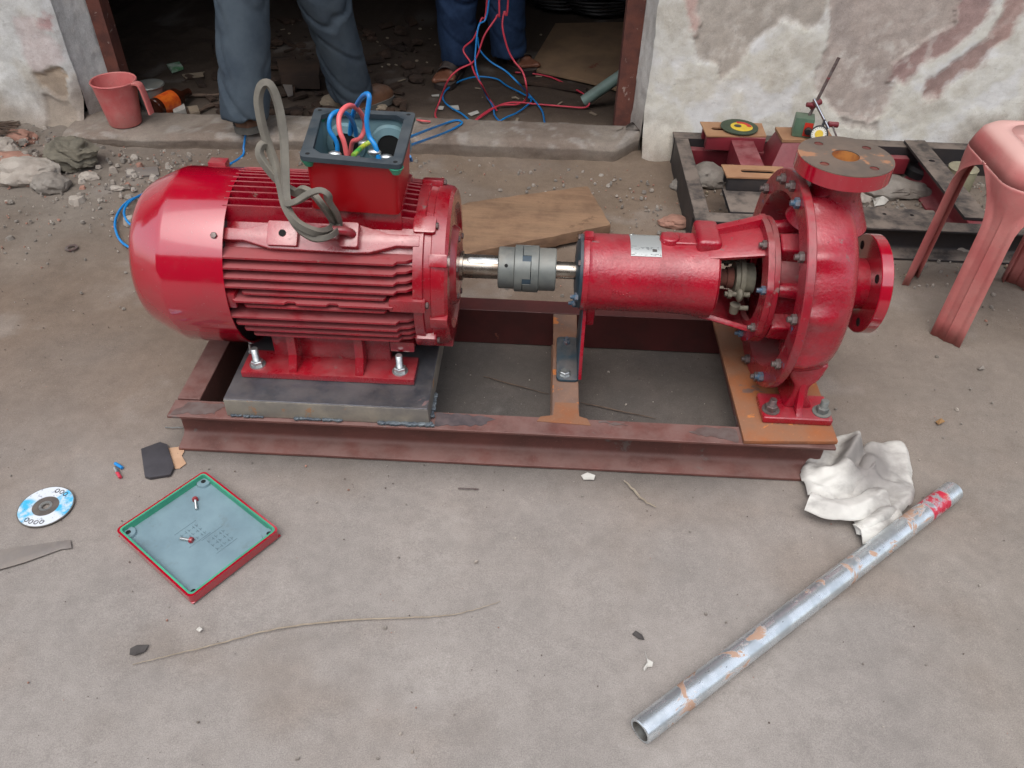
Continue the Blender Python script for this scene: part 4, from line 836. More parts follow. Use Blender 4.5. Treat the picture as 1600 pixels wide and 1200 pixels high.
# shaft sleeve, gland
b = MB(); b.rev([(0.395, 0.0175), (0.425, 0.0175), (0.425, 0.022), (0.438, 0.022)], 28, AX); b.build('shaft_sleeve', 'rust_frame', pu)
b = MB(); b.rev([(0.440, 0.02), (0.440, 0.032), (0.448, 0.034), (0.448, 0.041), (0.457, 0.041), (0.457, 0.032), (0.478, 0.032)], 40, AX); gl = b.build('gland', 'gland', pu, smooth=30)
for a in (-22, 158):
    d = dirang(a); q = V((0.42, 0, H)) + d * 0.040; b = MB(); b.cyl(q, q + V((0.05, 0, 0)), 0.0052, seg=10); b.rev([(0, 0.009), (0.008, 0.009)], 6, Matrix.Translation(q + V((0.006, 0, 0)))); b.ball(q + V((0.03, 0, 0)), 0.016, 2, (0.5, 1, 1)); b.build('gland_stud', 'gland', gl)
q = V((0.447, -0.036, H - 0.040)); b = MB(); b.cyl(q, q + V((0, 0, -0.02)), 0.011, 0.009, 12); b.cyl(q + V((0, 0, -0.008)), q + V((0.026, -0.006, -0.004)), 0.005, seg=10); b.build('drain_plug', 'gland', gl)
# lantern flange with bolt ears
fl = []
for i in range(120):
    t = 2 * math.pi * i / 120; r_ = 0.1265 + 0.004 * max(0, math.cos(8 * (t - R(22)))) ** 2; fl.append((r_ * math.cos(t), r_ * math.sin(t)))
MXF = Matrix(((0, 0, 1, 0), (-1, 0, 0, 0), (0, 1, 0, H), (0, 0, 0, 1)))     # (u,v) -> (-y, z): u=cos -> towards viewer
b = MB(); b.prism(fl, 0.474, 0.486, holes=[circ(0, 0, 0.086, 48)], mx=MXF); lf = b.build('lantern_flange', 'red_worn', pu, bevel=0.0, smooth=40)
b = MB(); b.rev([(0.4865, 0.10), (0.4865, 0.1275), (0.4965, 0.1275), (0.498, 0.125), (0.498, 0.10)], 72, AX, cap=False); b.build('flange_ring', 'red_worn', lf)
for i in range(8):
    a = 22 + 45 * i; put('bolt', BOLTB if i in (0, 6) else BOLT, lf, V((0.474, 0, H)) + dirang(a) * 0.115, (-1, 0, 0))
for i in range(8):      # bolt tails between the flanges
    a = 22 + 45 * i; q = V((0.496, 0, H)) + dirang(a) * 0.112; b = MB(); b.cyl(q, q + V((0.016, 0, 0)), 0.0055, seg=10); b.build('bolt_tail', 'bolt', lf)
# casing cover: dished ring with a hub standing in it
b = MB(); b.rev([(0.498, 0.06), (0.498, 0.096), (0.535, 0.097), (0.560, 0.102), (0.570, 0.118), (0.568, 0.150), (0.519, 0.173), (0.514, 0.177), (0.514, 0.218), (0.516, 0.220), (0.529, 0.220), (0.531, 0.218), (0.531, 0.17)], 96, AX, cap=False); cc = b.build('casing_cover', 'red_worn', pu, smooth=30)
for i in range(8):
    a = 22 + 45 * i; q = dirang(a); b = MB(); b.cyl(V((0.502, 0, H)) + q * 0.104, V((0.560, 0, H)) + q * 0.108, 0.014, 0.018, 20); b.build('bolt_boss', 'red_pump', cc)
for a in (67, 157, 247, 337):
    q = dirang(a); tn = V((0, math.sin(R(a)), math.cos(R(a)))); mx = Matrix((V((1, 0, 0, 0)), V((0, tn.y, q.y, 0)), V((0, tn.z, q.z, H)), V((0, 0, 0, 1))))
    b = MB(); b.prism([(0.499, -0.02), (0.562, -0.024), (0.562, 0.024), (0.499, 0.02)], 0.09, 0.128, mx=mx); b.build('cover_rib', 'red_pump', cc, bevel=0.006, seg=3)
for i in range(11):
    a = 12 + 360 / 11 * i; put('bolt', BIGB if i in (2, 9) else BIG, cc, V((0.5135, 0, H)) + dirang(a) * 0.199, (-1, 0, 0))
for (a, n_) in ((92, 2), (-62, 1)):
    put('bolt', BIG, cc, V((0.5135, 0, H)) + dirang(a) * 0.203, (-1, 0, 0))
# volute casing
vc = MB(); seg = 120; prof = [(0.5305, 0.190), (0.531, 0.199), (0.545, 0.201), (0.560, 0.202), (0.585, 0.200), (0.604, 0.196), (0.618, 0.184), (0.627, 0.165), (0.633, 0.13), (0.637, 0.085), (0.64, 0.062), (0.652, 0.0535), (0.70, 0.0505)]
vs = []; fs = []
for j, (t, r_) in enumerate(prof):
    for i in range(seg):
        a = 2 * math.pi * i / seg; k = 1.0
        if 1 <= j <= 8:
            k = 1 - 0.045 * (1 + math.cos(a - R(-60))) * 0.5
            w = max(0.0, math.cos(11 * (a - R(12)))) ** 2; k += 0.055 * w * max(0, 1 - max(0, t - 0.565) / 0.035)
        if j < 1: k = 1.0
        vs.append((t, -r_ * k * math.cos(a), H + r_ * k * math.sin(a)))
for j in range(len(prof) - 1):
    for i in range(seg): i2 = (i + 1) % seg; fs.append((j * seg + i, j * seg + i2, (j + 1) * seg + i2, (j + 1) * seg + i))
vc.add(vs, fs); ca = vc.build('volute_casing', 'red_pump', pu, smooth=38)
# suction flange
b = MB(); b.rev([(0.697, 0.03), (0.697, 0.0985), (0.6985, 0.100), (0.719, 0.100), (0.7205, 0.0985), (0.7205, 0.03)], 72, AX, close=True); sf = b.build('suction_flange', 'red_gloss', pu, smooth=30)
for a in (40, 130, 220, 310):
    q = V((0.6968, 0, H)) + dirang(a) * 0.078; b = MB(); b.cyl(q, q + V((-0.0004, 0, 0)), 0.009, seg=16); b.build('bolt_hole', 'dark_hole', sf)
# discharge neck and drilled flange
b = MB(); UP = Matrix.Translation(V((0.588, 0.0, 0))) @ Matrix.Rotation(R(-90), 4, 'Y')
b.rev([(0.47, 0.075), (0.505, 0.058), (0.53, 0.046), (0.558, 0.043), (0.573, 0.048), (0.578, 0.055)], 48, UP, cap=False)
for s_ in (-1, 1): b.prism([(0.535, 0.46), (0.62, 0.46), (0.615, 0.53), (0.602, 0.555), (0.575, 0.555), (0.556, 0.53)], -0.04, 0.04, mx=Matrix.Rotation(R(90), 4, 'X'))
b.build('discharge_neck', 'red_pump', pu, bevel=0.004)
holes = [circ(0, 0, 0.0245, 32)] + [circ(0.0605 * math.cos(R(a)), 0.0605 * math.sin(R(a)), 0.0085, 16) for a in (38, 128, 218, 308)]
MD = Matrix.Translation(V((0.588, 0.0, 0)))
b = MB(); b.prism(circ(0, 0, 0.085, 72), 0.571, 0.5985, holes=holes, mx=MD); df = b.build('discharge_flange', 'red_gloss', pu, smooth=40)
b = MB(); b.prism(circ(0, 0, 0.0842, 72), 0.5986, 0.6002, holes=holes, mx=MD); ff = b.build('flange_face', 'flange_face', df, smooth=0)
b = MB(); b.rev([(0.50, 0.0244), (0.5985, 0.0244), (0.5985, 0.0247), (0.50, 0.0247)], 32, UP, close=True); b.build('bore', 'rust_bore', df)
for a in (38, 128, 218, 308):
    q = V((0.588 + 0.0605 * math.cos(R(a)), 0.0605 * math.sin(R(a)), 0.5972)); b = MB(); b.cyl(q, q + V((0, 0, 0.0008)), 0.0084, seg=16); b.build('bolt_hole', 'rust_frame', df)
# feet: a saddle web down to a bolted pad on either side
for s_ in (1, -1):
    Y = lambda v: -s_ * v
    mxf = Matrix(((1, 0, 0, 0), (0, 0, Y(1), 0), (0, 1, 0, 0), (0, 0, 0, 1)))
    b = MB(); b.prism([(0.512, 0.1105), (0.652, 0.1105), (0.652, 0.1275), (0.512, 0.1275)], 0.118, 0.194, mx=mxf); ft = b.build('foot', 'red_pump', pu, bevel=0.005, seg=3)
    b = MB(); b.prism([(0.548, 0.24), (0.622, 0.24), (0.612, 0.20), (0.598, 0.182), (0.600, 0.155), (0.618, 0.126), (0.556, 0.126), (0.568, 0.155), (0.568, 0.182), (0.552, 0.205)], 0.075, 0.160, mx=mxf); b.build('pedestal', 'red_pump', ft, bevel=0.008, seg=3)
    b = MB(); mxr = Matrix(((0, 0, 1, 0.577), (Y(1), 0, 0, 0), (0, 1, 0, 0), (0, 0, 0, 1))); b.prism([(0.155, 0.127), (0.190, 0.127), (0.178, 0.140), (0.164, 0.175), (0.155, 0.21)], 0, 0.014, mx=mxr); b.build('foot_rib', 'red_pump', ft, bevel=0.004)
    b = MB(); b.prism([(0.548, 0.20), (0.622, 0.20), (0.624, 0.30), (0.546, 0.30)], 0.06, 0.150, mx=mxf); b.build('saddle', 'red_pump', ft, bevel=0.008, seg=3)
    put('bolt', STUDR, ft, (0.530, Y(0.170), 0.1275), (0, 0, 1)); put('bolt', STUDG, ft, (0.633, Y(0.170), 0.1275), (0, 0, 1))
# bearing support: dark bent bracket down to the middle cross member
sb = thing('support_bracket', 'dark bent steel bracket propping the pump bearing housing on the rusty cross member', 'bracket', (0.115, -0.01, 0.1005))
b = MB(); b.prism(rrect(0.094, 0.142, -0.084, 0.068, 0.010, 4), 0.1015, 0.1075); b.build('base_leg', 'teal_cover', sb, bevel=0.001)
b = MB(); b.prism([(-0.082, 0.1075), (0.068, 0.1075), (0.05, 0.16), (0.025, 0.262), (-0.035, 0.262), (-0.06, 0.16)], 0.1405, 0.1475, mx=Matrix(((0, 0, 1, 0), (1, 0, 0, 0), (0, 1, 0, 0), (0, 0, 0, 1)))); up = b.build('upright', 'red_pump', sb, bevel=0.001)
b = MB(); b.prism([(-0.080, 0.108), (0.066, 0.108), (0.048, 0.16), (0.023, 0.26), (-0.033, 0.26), (-0.058, 0.16)], 0.1385, 0.1405, mx=Matrix(((0, 0, 1, 0), (1, 0, 0, 0), (0, 1, 0, 0), (0, 0, 0, 1)))); b.build('upright_back', 'teal_cover', sb)
put('bolt', HEADZ, sb, (0.112, -0.066, 0.1075), (0, 0, 1)); put('bolt', BOLTB, sb, (0.116, 0.045, 0.1075), (0, 0, 1)); put('bolt', BOLTB, sb, (0.1385, -0.006, 0.248), (-1, 0, 0))
# ================================================================ THINGS ON THE GROUND IN FRONT
# ---- terminal box lid lying upside down
LC = V((-0.572, -0.466, 0.001)); LA = math.atan2(0.15, 0.108)
lid = thing('terminal_box_lid', 'square red terminal box lid lying upside down, blue-grey inside', 'lid', LC, LA)
hx, hy = 0.0965, 0.1165
b = MB(); b.frust((-hx, hx, -hy, hy), (-hx - 0.001, hx + 0.001, -hy - 0.001, hy + 0.001), 0.0, 0.0035); b.build('panel_back', 'red_gloss', lid, bevel=0.002, local=True)
o_ = rrect(-hx - 0.001, hx + 0.001, -hy - 0.001, hy + 0.001, 0.010, 5); i_ = rrect(-hx + 0.003, hx - 0.003, -hy + 0.003, hy - 0.003, 0.008, 5)
b = MB(); b.prism(o_, 0.003, 0.021, holes=[i_]); b.build('rim', 'red_gloss', lid, local=True, smooth=40)
i2 = rrect(-hx + 0.0031, hx - 0.0031, -hy + 0.0031, hy - 0.0031, 0.008, 5); i3 = rrect(-hx + 0.0065, hx - 0.0065, -hy + 0.0065, hy - 0.0065, 0.006, 5)
b = MB(); b.prism(i2, 0.0036, 0.0214, holes=[i3]); b.build('inner_wall', 'green_primer', lid, local=True, smooth=40)
b = MB(); b.prism(rrect(-hx + 0.0064, hx - 0.0064, -hy + 0.0064, hy - 0.0064, 0.006, 4), 0.0036, 0.0062); pn = b.build('panel', 'lid_panel', lid, local=True)
for (x, y) in ((-1, -1), (1, -1), (1, 1), (-1, 1)):
    cx, cy = x * (hx - 0.014), y * (hy - 0.014)
    b = MB(); b.rev([(0.006, 0.0145), (0.0115, 0.013)], 20, Matrix.Translation(V((cx, cy, 0))) @ Matrix.Rotation(R(-90), 4, 'Y')); c_ = b.build('corner_boss', 'lid_panel', lid, local=True)
    b = MB(); b.cyl((cx, cy, 0.0116), (cx, cy, 0.0119), 0.0048, seg=14); b.build('screw_hole', 'dark_hole', c_, local=True)
b = MB(); random.seed(3)      # moulded wiring diagram: two framed fields with little marks
for (x0, y0) in ((-0.030, -0.012), (-0.006, -0.062)):
    w, h_ = 0.046, 0.046
    for (ax, bx, ay, by) in ((x0, x0 + w, y0, y0 + 0.0008), (x0, x0 + w, y0 + h_, y0 + h_ + 0.0008)): b.box(ax, bx, ay, by, 0.0062, 0.0067)
    for r_ in range(3):
        for c in range(5):
            xx = x0 + 0.006 + c * 0.008; yy = y0 + 0.008 + r_ * 0.013; b.box(xx, xx + 0.0042, yy, yy + 0.0009, 0.0062, 0.0068); b.box(xx + (c % 2) * 0.003, xx + (c % 2) * 0.003 + 0.0009, yy - 0.003, yy + 0.005, 0.0062, 0.0068)
b.build('moulded_diagram', 'diagram_grey', pn, local=True, smooth=0)
def lid_screw(px, py, qx, qy, label):
    p = P(px, py, z=0.011); q = P(qx, qy, z=0.011); d = (q - p).normalized(); L = (q - p).length
    t = thing('screw', label, 'screw', p + V((0, 0, -0.0032)), 0, 'screws on the lid'); b = MB(); mx = Matrix.Translation(p) @ d.to_track_quat('X', 'Z').to_matrix().to_4x4()
    pr = [(0.003, 0.0029)]; k = 0.004
    while k < L: pr += [(k, 0.0030), (k + 0.0008, 0.0026)]; k += 0.0016
    b.rev(pr, 10, mx); b.build('shank', 'zinc', t); b = MB(); b.rev([(-0.003, 0.0052), (-0.002, 0.0058), (0.003, 0.0058)], 12, mx); b.build('head', 'red_worn', t)
lid_screw(305, 780, 307, 796, 'zinc screw with red head in the upper part of the upturned lid'); lid_screw(299, 844, 281, 841, 'zinc screw with red head in the middle of the upturned lid')
# ---- grinding disc
DC = V((-0.893, -0.415, 0.0015)); gd = thing('cutting_disc', 'blue and silver cutting disc lying on the ground', 'disc', DC, R(-8))
YU = Matrix.Rotation(R(-90), 4, 'Y')
b = MB(); b.rev([(0.0, 0.008), (0.0, 0.0515), (0.0022, 0.0515), (0.0022, 0.008)], 64, YU, close=True); b.build('abrasive_wheel', 'rubber_sole', gd, local=True)
b = MB(); b.rev([(0.0023, 0.0245), (0.0023, 0.0495), (0.0027, 0.0495), (0.0027, 0.0245)], 64, YU, close=True); lb = b.build('label_ring', 'disc_label', gd, local=True)
for (a0, n_) in ((62, 3), (250, 4)):
    for i in range(n_):
        a = R(a0 + i * 15); b = MB(); c = V((0.040 * math.cos(a), 0.040 * math.sin(a), 0.0029)); b.tube([c + V((0.0036 * math.cos(t) * 1.0, 0.0045 * math.sin(t), 0)) for t in [2 * math.pi * k / 12 for k in range(12)]], 0.0008, 5, True); b.build('printed_symbol', 'black_plastic', lb, local=True)
b = MB(); b.rev([(0.0023, 0.0125), (0.0023, 0.0245), (0.0030, 0.0245), (0.0032, 0.0125)], 48, YU, close=True); b.build('centre_pad', 'disc_centre', gd, local=True)
b = MB(); b.rev([(0.0, 0.0078), (0.0, 0.0125), (0.0036, 0.0122), (0.0036, 0.0078)], 32, YU, close=True); b.build('bore_ring', 'zinc', gd, local=True)
# ---- galvanised pipe
pa = P(1000, 1143, z=0.021); pb = P(1489, 767, z=0.021); pv = (pb - pa); L = pv.length
pp = thing('galvanised_pipe', 'galvanised steel pipe with rust spots and a red painted band near its end', 'pipe', (pa.x, pa.y, 0), math.atan2(pv.y, pv.x))
b = MB(); rr = 0.0208; prf = [(0.0, 0.0165), (0.0, rr - 0.001), (0.001, rr)]; n_ = 70
for i in range(1, n_): prf.append((L * i / n_, rr * (1 + 0.004 * math.sin(i * 1.7))))
prf += [(L - 0.001, rr), (L, rr - 0.001), (L, 0.0165)]
b.rev(prf, 40, Matrix.Translation(V((0, 0, 0.0212))), cap=False); b.build('pipe_wall', 'galv', pp, local=True)
for (x0, nm) in ((-0.0, 1),):
    b = MB(); b.rev([(0.0, 0.0164), (0.12, 0.0164)], 32, Matrix.Translation(V((0, 0, 0.0212))), cap=False); b.build('pipe_bore', 'galv_dark', pp, local=True)
    b = MB(); b.rev([(L, 0.0164), (L - 0.12, 0.0164)], 32, Matrix.Translation(V((0, 0, 0.0212))), cap=False); b.build('pipe_bore', 'galv_dark', pp, local=True)
# ---- white cotton gloves / rag
RO = V((0.716, -0.255, 0.0))
def rp(a, c, z=0.012): q = P(1180 + a * .25, 640 + c * .25, z=z); return (q.x - RO.x, q.y - RO.y)
rag = thing('cotton_rag', 'crumpled soiled white cotton glove rag against the end of the base frame', 'rag', RO)
def segd(x, y, a, c):
    dx, dy = c[0] - a[0], c[1] - a[1]; t = max(0, min(1, ((x - a[0]) * dx + (y - a[1]) * dy) / (dx * dx + dy * dy + 1e-12))); return math.hypot(x - a[0] - dx * t, y - a[1] - dy * t), t
def pdist(x, y, pl): return min(segd(x, y, pl[i], pl[(i + 1) % len(pl)])[0] for i in range(len(pl)))
def sheet(outline, ridges, h0, name, parent, nz=0.010, st=0.0032, lift=0.0, edge=0.022, seed=0, thick=0.0026):
    xs = [p[0] for p in outline]; ys = [p[1] for p in outline]; x0, x1, y0, y1 = min(xs), max(xs), min(ys), max(ys)
    nx = int((x1 - x0) / st) + 1; ny = int((y1 - y0) / st) + 1; idx = {}; vs = []
    for j in range(ny + 1):
        for i in range(nx + 1):
            x = x0 + i * st; y = y0 + j * st
            wx = x + 0.004 * fbm((x * 30, y * 30, seed), 2); wy = y + 0.004 * fbm((x * 30, y * 30, seed + 9), 2)
            if not inpoly(wx, wy, outline): continue
            d = pdist(wx, wy, outline); e = sstep(-0.004, edge, d); z = h0 * e
            z += nz * e * (fbm((x * 11, y * 11, seed + 2.2), 2)) - 0.42 * nz * e * math.exp(-(fbm((x * 11 + 5 * y, y * 8 - 4 * x, seed + 7), 2) / 0.11) ** 2) - 0.12 * nz * e * math.exp(-(fbm((x * 24 - 9 * y, y * 15, seed + 3), 3) / 0.10) ** 2)
            for (pa_, pb_, w, hh) in ridges:
                dd, t = segd(x, y, pa_, pb_); z += hh * math.exp(-(dd / w) ** 2) * e
            idx[(i, j)] = len(vs); vs.append((x, y, max(0.0025, z) + lift))
    fs = []
    for (i, j) in idx:
        q = [(i, j), (i + 1, j), (i + 1, j + 1), (i, j + 1)]
        if all(k in idx for k in q): fs.append(tuple(idx[k] for k in q))
    b = MB(); b.add(vs, fs); o = b.build(name, 'rag', parent, local=True, smooth=75)
    s_ = o.modifiers.new('thickness', 'SOLIDIFY'); s_.thickness = thick; s_.offset = -1
    m_ = o.modifiers.new('soften', 'SMOOTH'); m_.iterations = 9; m_.factor = 0.5
    u_ = o.modifiers.new('sub', 'SUBSURF'); u_.levels = 1; u_.render_levels = 1
    return o
G1 = [rp(*q) for q in ((640, 240), (700, 195), (900, 192), (962, 222), (985, 320), (1002, 400), (1016, 500), (1000, 592), (900, 680), (800, 760), (690, 806), (640, 790), (605, 735), (590, 640), (560, 500))]
sheet(G1, [(rp(690, 250), rp(900, 240), 0.016, 0.006), (rp(780, 300), rp(950, 330), 0.010, 0.005), (rp(760, 460), rp(1000, 560), 0.02, 0.010), (rp(640, 770), rp(960, 600), 0.018, 0.014), (rp(700, 350), rp(640, 480), 0.02, 0.016), (rp(760, 430), rp(860, 470), 0.006, -0.008), (rp(760, 560), rp(700, 640), 0.010, -0.010)], 0.021, 'glove_back', rag, 0.012, seed=1, edge=0.014)
G2 = [rp(*q) for q in ((275, 262), (350, 235), (430, 195), (510, 165), (580, 150), (640, 165), (668, 200), (690, 280), (760, 330), (770, 400), (730, 450), (760, 520), (720, 560), (600, 600), (480, 600), (360, 560), (318, 540), (272, 440), (268, 370), (292, 325))]
sheet(G2, [(rp(640, 180), rp(590, 290), 0.016, 0.030), (rp(590, 290), rp(515, 390), 0.013, 0.026), (rp(400, 430), rp(560, 430), 0.013, 0.020), (rp(560, 430), rp(720, 430), 0.02, 0.016), (rp(470, 370), rp(520, 300), 0.010, -0.016), (rp(500, 480), rp(400, 520), 0.012, 0.012), (rp(520, 560), rp(680, 520), 0.007, -0.012), (rp(300, 280), rp(560, 170), 0.012, 0.010), (rp(320, 400), rp(420, 300), 0.022, -0.006), (rp(720, 300), rp(740, 420), 0.012, 0.018)], 0.024, 'glove_palm', rag, 0.013, lift=0.005, seed=5, edge=0.014)
def curl(pts, h, name, wav, tilt=0.0, roll=0.0):
    """a cuff: a band lofted along pts with a rolled free edge"""
    b = MB(); vs = []; m = 12; pl = spline([V((x, y, 0)) for x, y in pts], 9); n_ = len(pl)
    for i, p in enumerate(pl):
        t = (pl[min(i + 1, n_ - 1)] - pl[max(i - 1, 0)]).normalized(); nn = V((-t.y, t.x, 0))
        for k in range(m):
            u = k / (m - 1); w = 0.048 * u; z = h + 0.014 * math.sin(u * 2.6) + 0.006 * fbm((p.x * 22, p.y * 22 + u, wav), 3) - 0.030 * max(0, u - 0.55) * 1.1
            q = p - nn * (w + 0.004 * fbm((p.x * 30, u * 2, wav + 4), 2)); vs.append((q.x, q.y, max(0.004, z)))
    fs = [(i * m + k, i * m + k + 1, (i + 1) * m + k + 1, (i + 1) * m + k) for i in range(n_ - 1) for k in range(m - 1)]
    b.add(vs, fs); o = b.build(name, 'rag', rag, local=True, smooth=75); s_ = o.modifiers.new('thickness', 'SOLIDIFY'); s_.thickness = 0.003; u_ = o.modifiers.new('sub', 'SUBSURF'); u_.levels = 1; u_.render_levels = 1
curl([rp(330, 560), rp(440, 600), (rp(560, 600)), rp(660, 555), rp(735, 530)], 0.034, 'cuff', 3.0)
curl([rp(600, 715), rp(680, 700), rp(760, 650), rp(800, 600)], 0.014, 'cuff', 7.0)
# ---- little things
def slab_thing(name, mat, corners, th, label, cat, z=0.0, bevel=0.001, warp=0.0):
    pts = [P(px, py, z=z + th) for px, py in corners]; b = MB(); b.prism([(p.x, p.y) for p in pts], z, z + th)
    return single(name, b, mat, label, cat, bevel=bevel, smooth=30)
slab_thing('steel_offcut', 'steel_dark', [(220, 701), (226, 744), (234, 746), (266, 741), (272, 729), (261, 694), (250, 690)], 0.007, 'dark steel offcut with ground bright edges beside tan paper', 'offcut')
slab_thing('paper_scrap', 'paper', [(262, 700), (285, 697), (288, 705), (284, 712), (291, 724), (280, 732), (270, 732), (264, 715)], 0.0012, 'torn tan paper scrap beside the dark steel offcut', 'paper')
slab_thing('metal_strip', 'strip_grey', [(-60, 868), (40, 853), (110, 843), (112, 856), (95, 858), (40, 878), (20, 884), (-60, 905)], 0.0025, 'flat grey metal strip with a ragged edge below the cutting disc', 'strip')
slab_thing('steel_plate_scrap', 'strip_grey', [(197, 262), (246, 260), (249, 273), (196, 275)], 0.006, 'small flat brown-grey metal scrap below the sill', 'scrap')
t = thing('cable_lugs', 'blue and red crimp sleeves lying on bare ground', 'connector', P(186, 734, z=0)); 
for nm, mt, p0, p1 in (('blue_sleeve', 'wire_blue', (180, 724), (191, 731)), ('red_sleeve', 'wire_red', (183, 738), (188, 746)), ('metal_tip', 'zinc', (180, 731), (184, 739))):
    b = MB(); b.cyl(P(*p0, z=0.004), P(*p1, z=0.004), 0.0035, seg=10); b.build(nm, mt, t)
def stick(name, mat, px, r, label, cat, z=0.002, n=6, taper=True):
    pts = spline([P(a, c, z=z + r) for a, c in px], n); k = len(pts); b = MB(); random.seed(len(px) + int(px[0][0]))
    b.tube([p + V((random.uniform(-1, 1), random.uniform(-1, 1), random.uniform(-.3, .5))) * r * 0.5 for p in pts], [r * (1 - 0.6 * abs(2 * i / (k - 1) - 0.9)) if taper else r for i in range(k)], 6)
    return single(name, b, mat, label, cat)
stick('straw', 'straw', [(208, 1038), (270, 1023), (340, 1006), (420, 985), (500, 973), (580, 967), (660, 964), (710, 960), (750, 950), (782, 940)], 0.0016, 'long dry palm straw lying across the bare ground in front', 'straw')
stick('twig', 'straw', [(975, 751), (990, 765), (1003, 780), (1026, 793)], 0.0028, 'short pale twig in front of the base rail', 'twig')
stick('twig', 'twig', [(756, 588), (800, 600), (858, 616)], 0.0016, 'thin twig on the dark ground inside the frame, left of the middle cross member', 'twig', n=4)
stick('twig', 'twig', [(908, 629), (960, 640), (1026, 654)], 0.0016, 'thin twig on the dark ground inside the frame, right of the middle cross member', 'twig', n=4)
stick('nail', 'bolt', [(716, 763), (748, 764)], 0.0014, 'thin nail lying in front of the base rail', 'nail', taper=False)
stick('nail', 'zinc', [(258, 668), (285, 668)], 0.0012, 'bright bit of wire at the left end of the base rail', 'nail', taper=False)
def leafy(name, mat, px, label, cat, hh=0.004):
    pts = [P(a, c, z=0.003) for a, c in px]; c = sum(pts, V((0, 0, 0))) / len(pts); b = MB(); n_ = len(pts); vs = [tuple(c + V((0, 0, hh)))]
    for i, p in enumerate(pts): vs.append((p.x, p.y, 0.002 + 0.004 * abs(math.sin(i * 2.3))))
    vs += [(x, y, z - 0.0012) for x, y, z in vs]; k = n_ + 1
    fs = [(0, 1 + i, 1 + (i + 1) % n_) for i in range(n_)] + [(k, k + 1 + (i + 1) % n_, k + 1 + i) for i in range(n_)] + [(1 + i, k + 1 + i, k + 1 + (i + 1) % n_, 1 + (i + 1) % n_) for i in range(n_)]
    b.add(vs, fs); return single(name, b, mat, label, cat)
leafy('leaf', 'dark_leaf', [(202, 1022), (204, 1014), (215, 1009), (233, 1008), (226, 1018), (212, 1025)], 'dark curled leaf near the left end of the long straw', 'leaf')
leafy('leaf', 'dark_leaf', [(988, 990), (993, 986), (1003, 993), (1007, 1000), (998, 998)], 'small dark leaf bit left of the pipe', 'leaf')
leafy('plant_scrap', 'white_paper', [(1008, 1016), (1011, 1030), (1020, 1036), (1019, 1042), (1012, 1042), (1006, 1050), (1005, 1045), (1011, 1034)], 'pale forked plant scrap left of the pipe', 'scrap')
leafy('paper_scrap', 'white_paper', [(908, 742), (918, 739), (930, 744), (928, 750), (912, 749)], 'small crumpled pale scrap at the foot of the base rail', 'paper')
leafy('paper_scrap', 'white_paper', [(306, 983), (312, 980), (317, 984), (312, 988)], 'tiny white chip below the upturned lid', 'chip')
# ---- washer, wooden plank behind
b = MB(); b.rev([(0, 0.010), (0, 0.017), (0.003, 0.017), (0.003, 0.010)], 28, Matrix.Translation(P(112, 388, z=0.002)) @ YU, close=True); single('washer', b, 'bolt', 'dark steel washer lying left of the motor cowl', 'washer')
q = [P(700, 408, z=0.05), P(722, 396, z=0.05), P(955, 350, z=0.05), P(918, 287, z=0.055), P(735, 314, z=0.05), P(690, 330, z=0.05)]
b = MB(); out = []
for i in range(len(q)):
    a_, c_ = q[i], q[(i + 1) % len(q)]; n_ = max(2, int((c_ - a_).length / 0.02))
    for k in range(n_): p = a_.lerp(c_, k / n_); out.append((p.x + 0.004 * fbm((p.x * 30, p.y * 30, 1), 3), p.y + 0.004 * fbm((p.x * 30, p.y * 30, 5), 3)))
b.prism(out, 0.012, 0.048); single('wooden_plank', b, 'wood', 'rough brown wooden plank lying behind the coupling', 'plank', bevel=0.003)
slab_thing('wood_scrap', 'leaf', [(940, 470), (1000, 462), (1012, 475), (955, 486)], 0.004, 'tan wood chip behind the pump bearing housing', 'chip') if False else None
# ================================================================ THINGS BEHIND
# ---- plastic stool
st = thing('plastic_stool', 'faded red plastic stool with splayed channel legs', 'stool', (1.235, 0.40, 0))
def sring(z, hx_, hy_, r, n=8): return [(1.235 + x, 0.405 + y, z) for x, y in rrect(-hx_, hx_, -hy_, hy_, r, n)]
b = MB(); lv = [(0.474, 0.105, 0.092, 0.06), (0.4735, 0.124, 0.111, 0.06), (0.469, 0.140, 0.127, 0.062), (0.458, 0.151, 0.138, 0.064), (0.439, 0.157, 0.144, 0.064), (0.415, 0.162, 0.149, 0.064)]
rings = [sring(*q) for q in lv]
m = len(rings[0]); vs = [p for q in rings for p in q]; fs = []
for j in range(len(rings) - 1):
    for i in range(m): k = (i + 1) % m; fs.append((j * m + i, j * m + k, (j + 1) * m + k, (j + 1) * m + i))
b.add(vs, fs)
hl = [(1.235 + x, 0.405 + y) for x, y in slot(0, 0.005, 0.11, 0.030, 8)]
b2 = [(x, y) for x, y, z in rings[0]]
tri = tessellate_polygon([[V((x, y, 0)) for x, y in b2], [V((x, y, 0)) for x, y in hl]])
fl_ = [(x, y, 0.474) for x, y in b2] + [(x, y, 0.474) for x, y in hl]; b.add(fl_, [tuple(t) for t in tri])
n_ = len(hl); b.add([(x, y, 0.474) for x, y in hl] + [(x, y, 0.462) for x, y in hl], [(i, (i + 1) % n_, (i + 1) % n_ + n_, i + n_) for i in range(n_)])
seat = b.build('seat', 'stool', st, smooth=50); s_ = seat.modifiers.new('thickness', 'SOLIDIFY'); s_.thickness = 0.003; s_.offset = -1
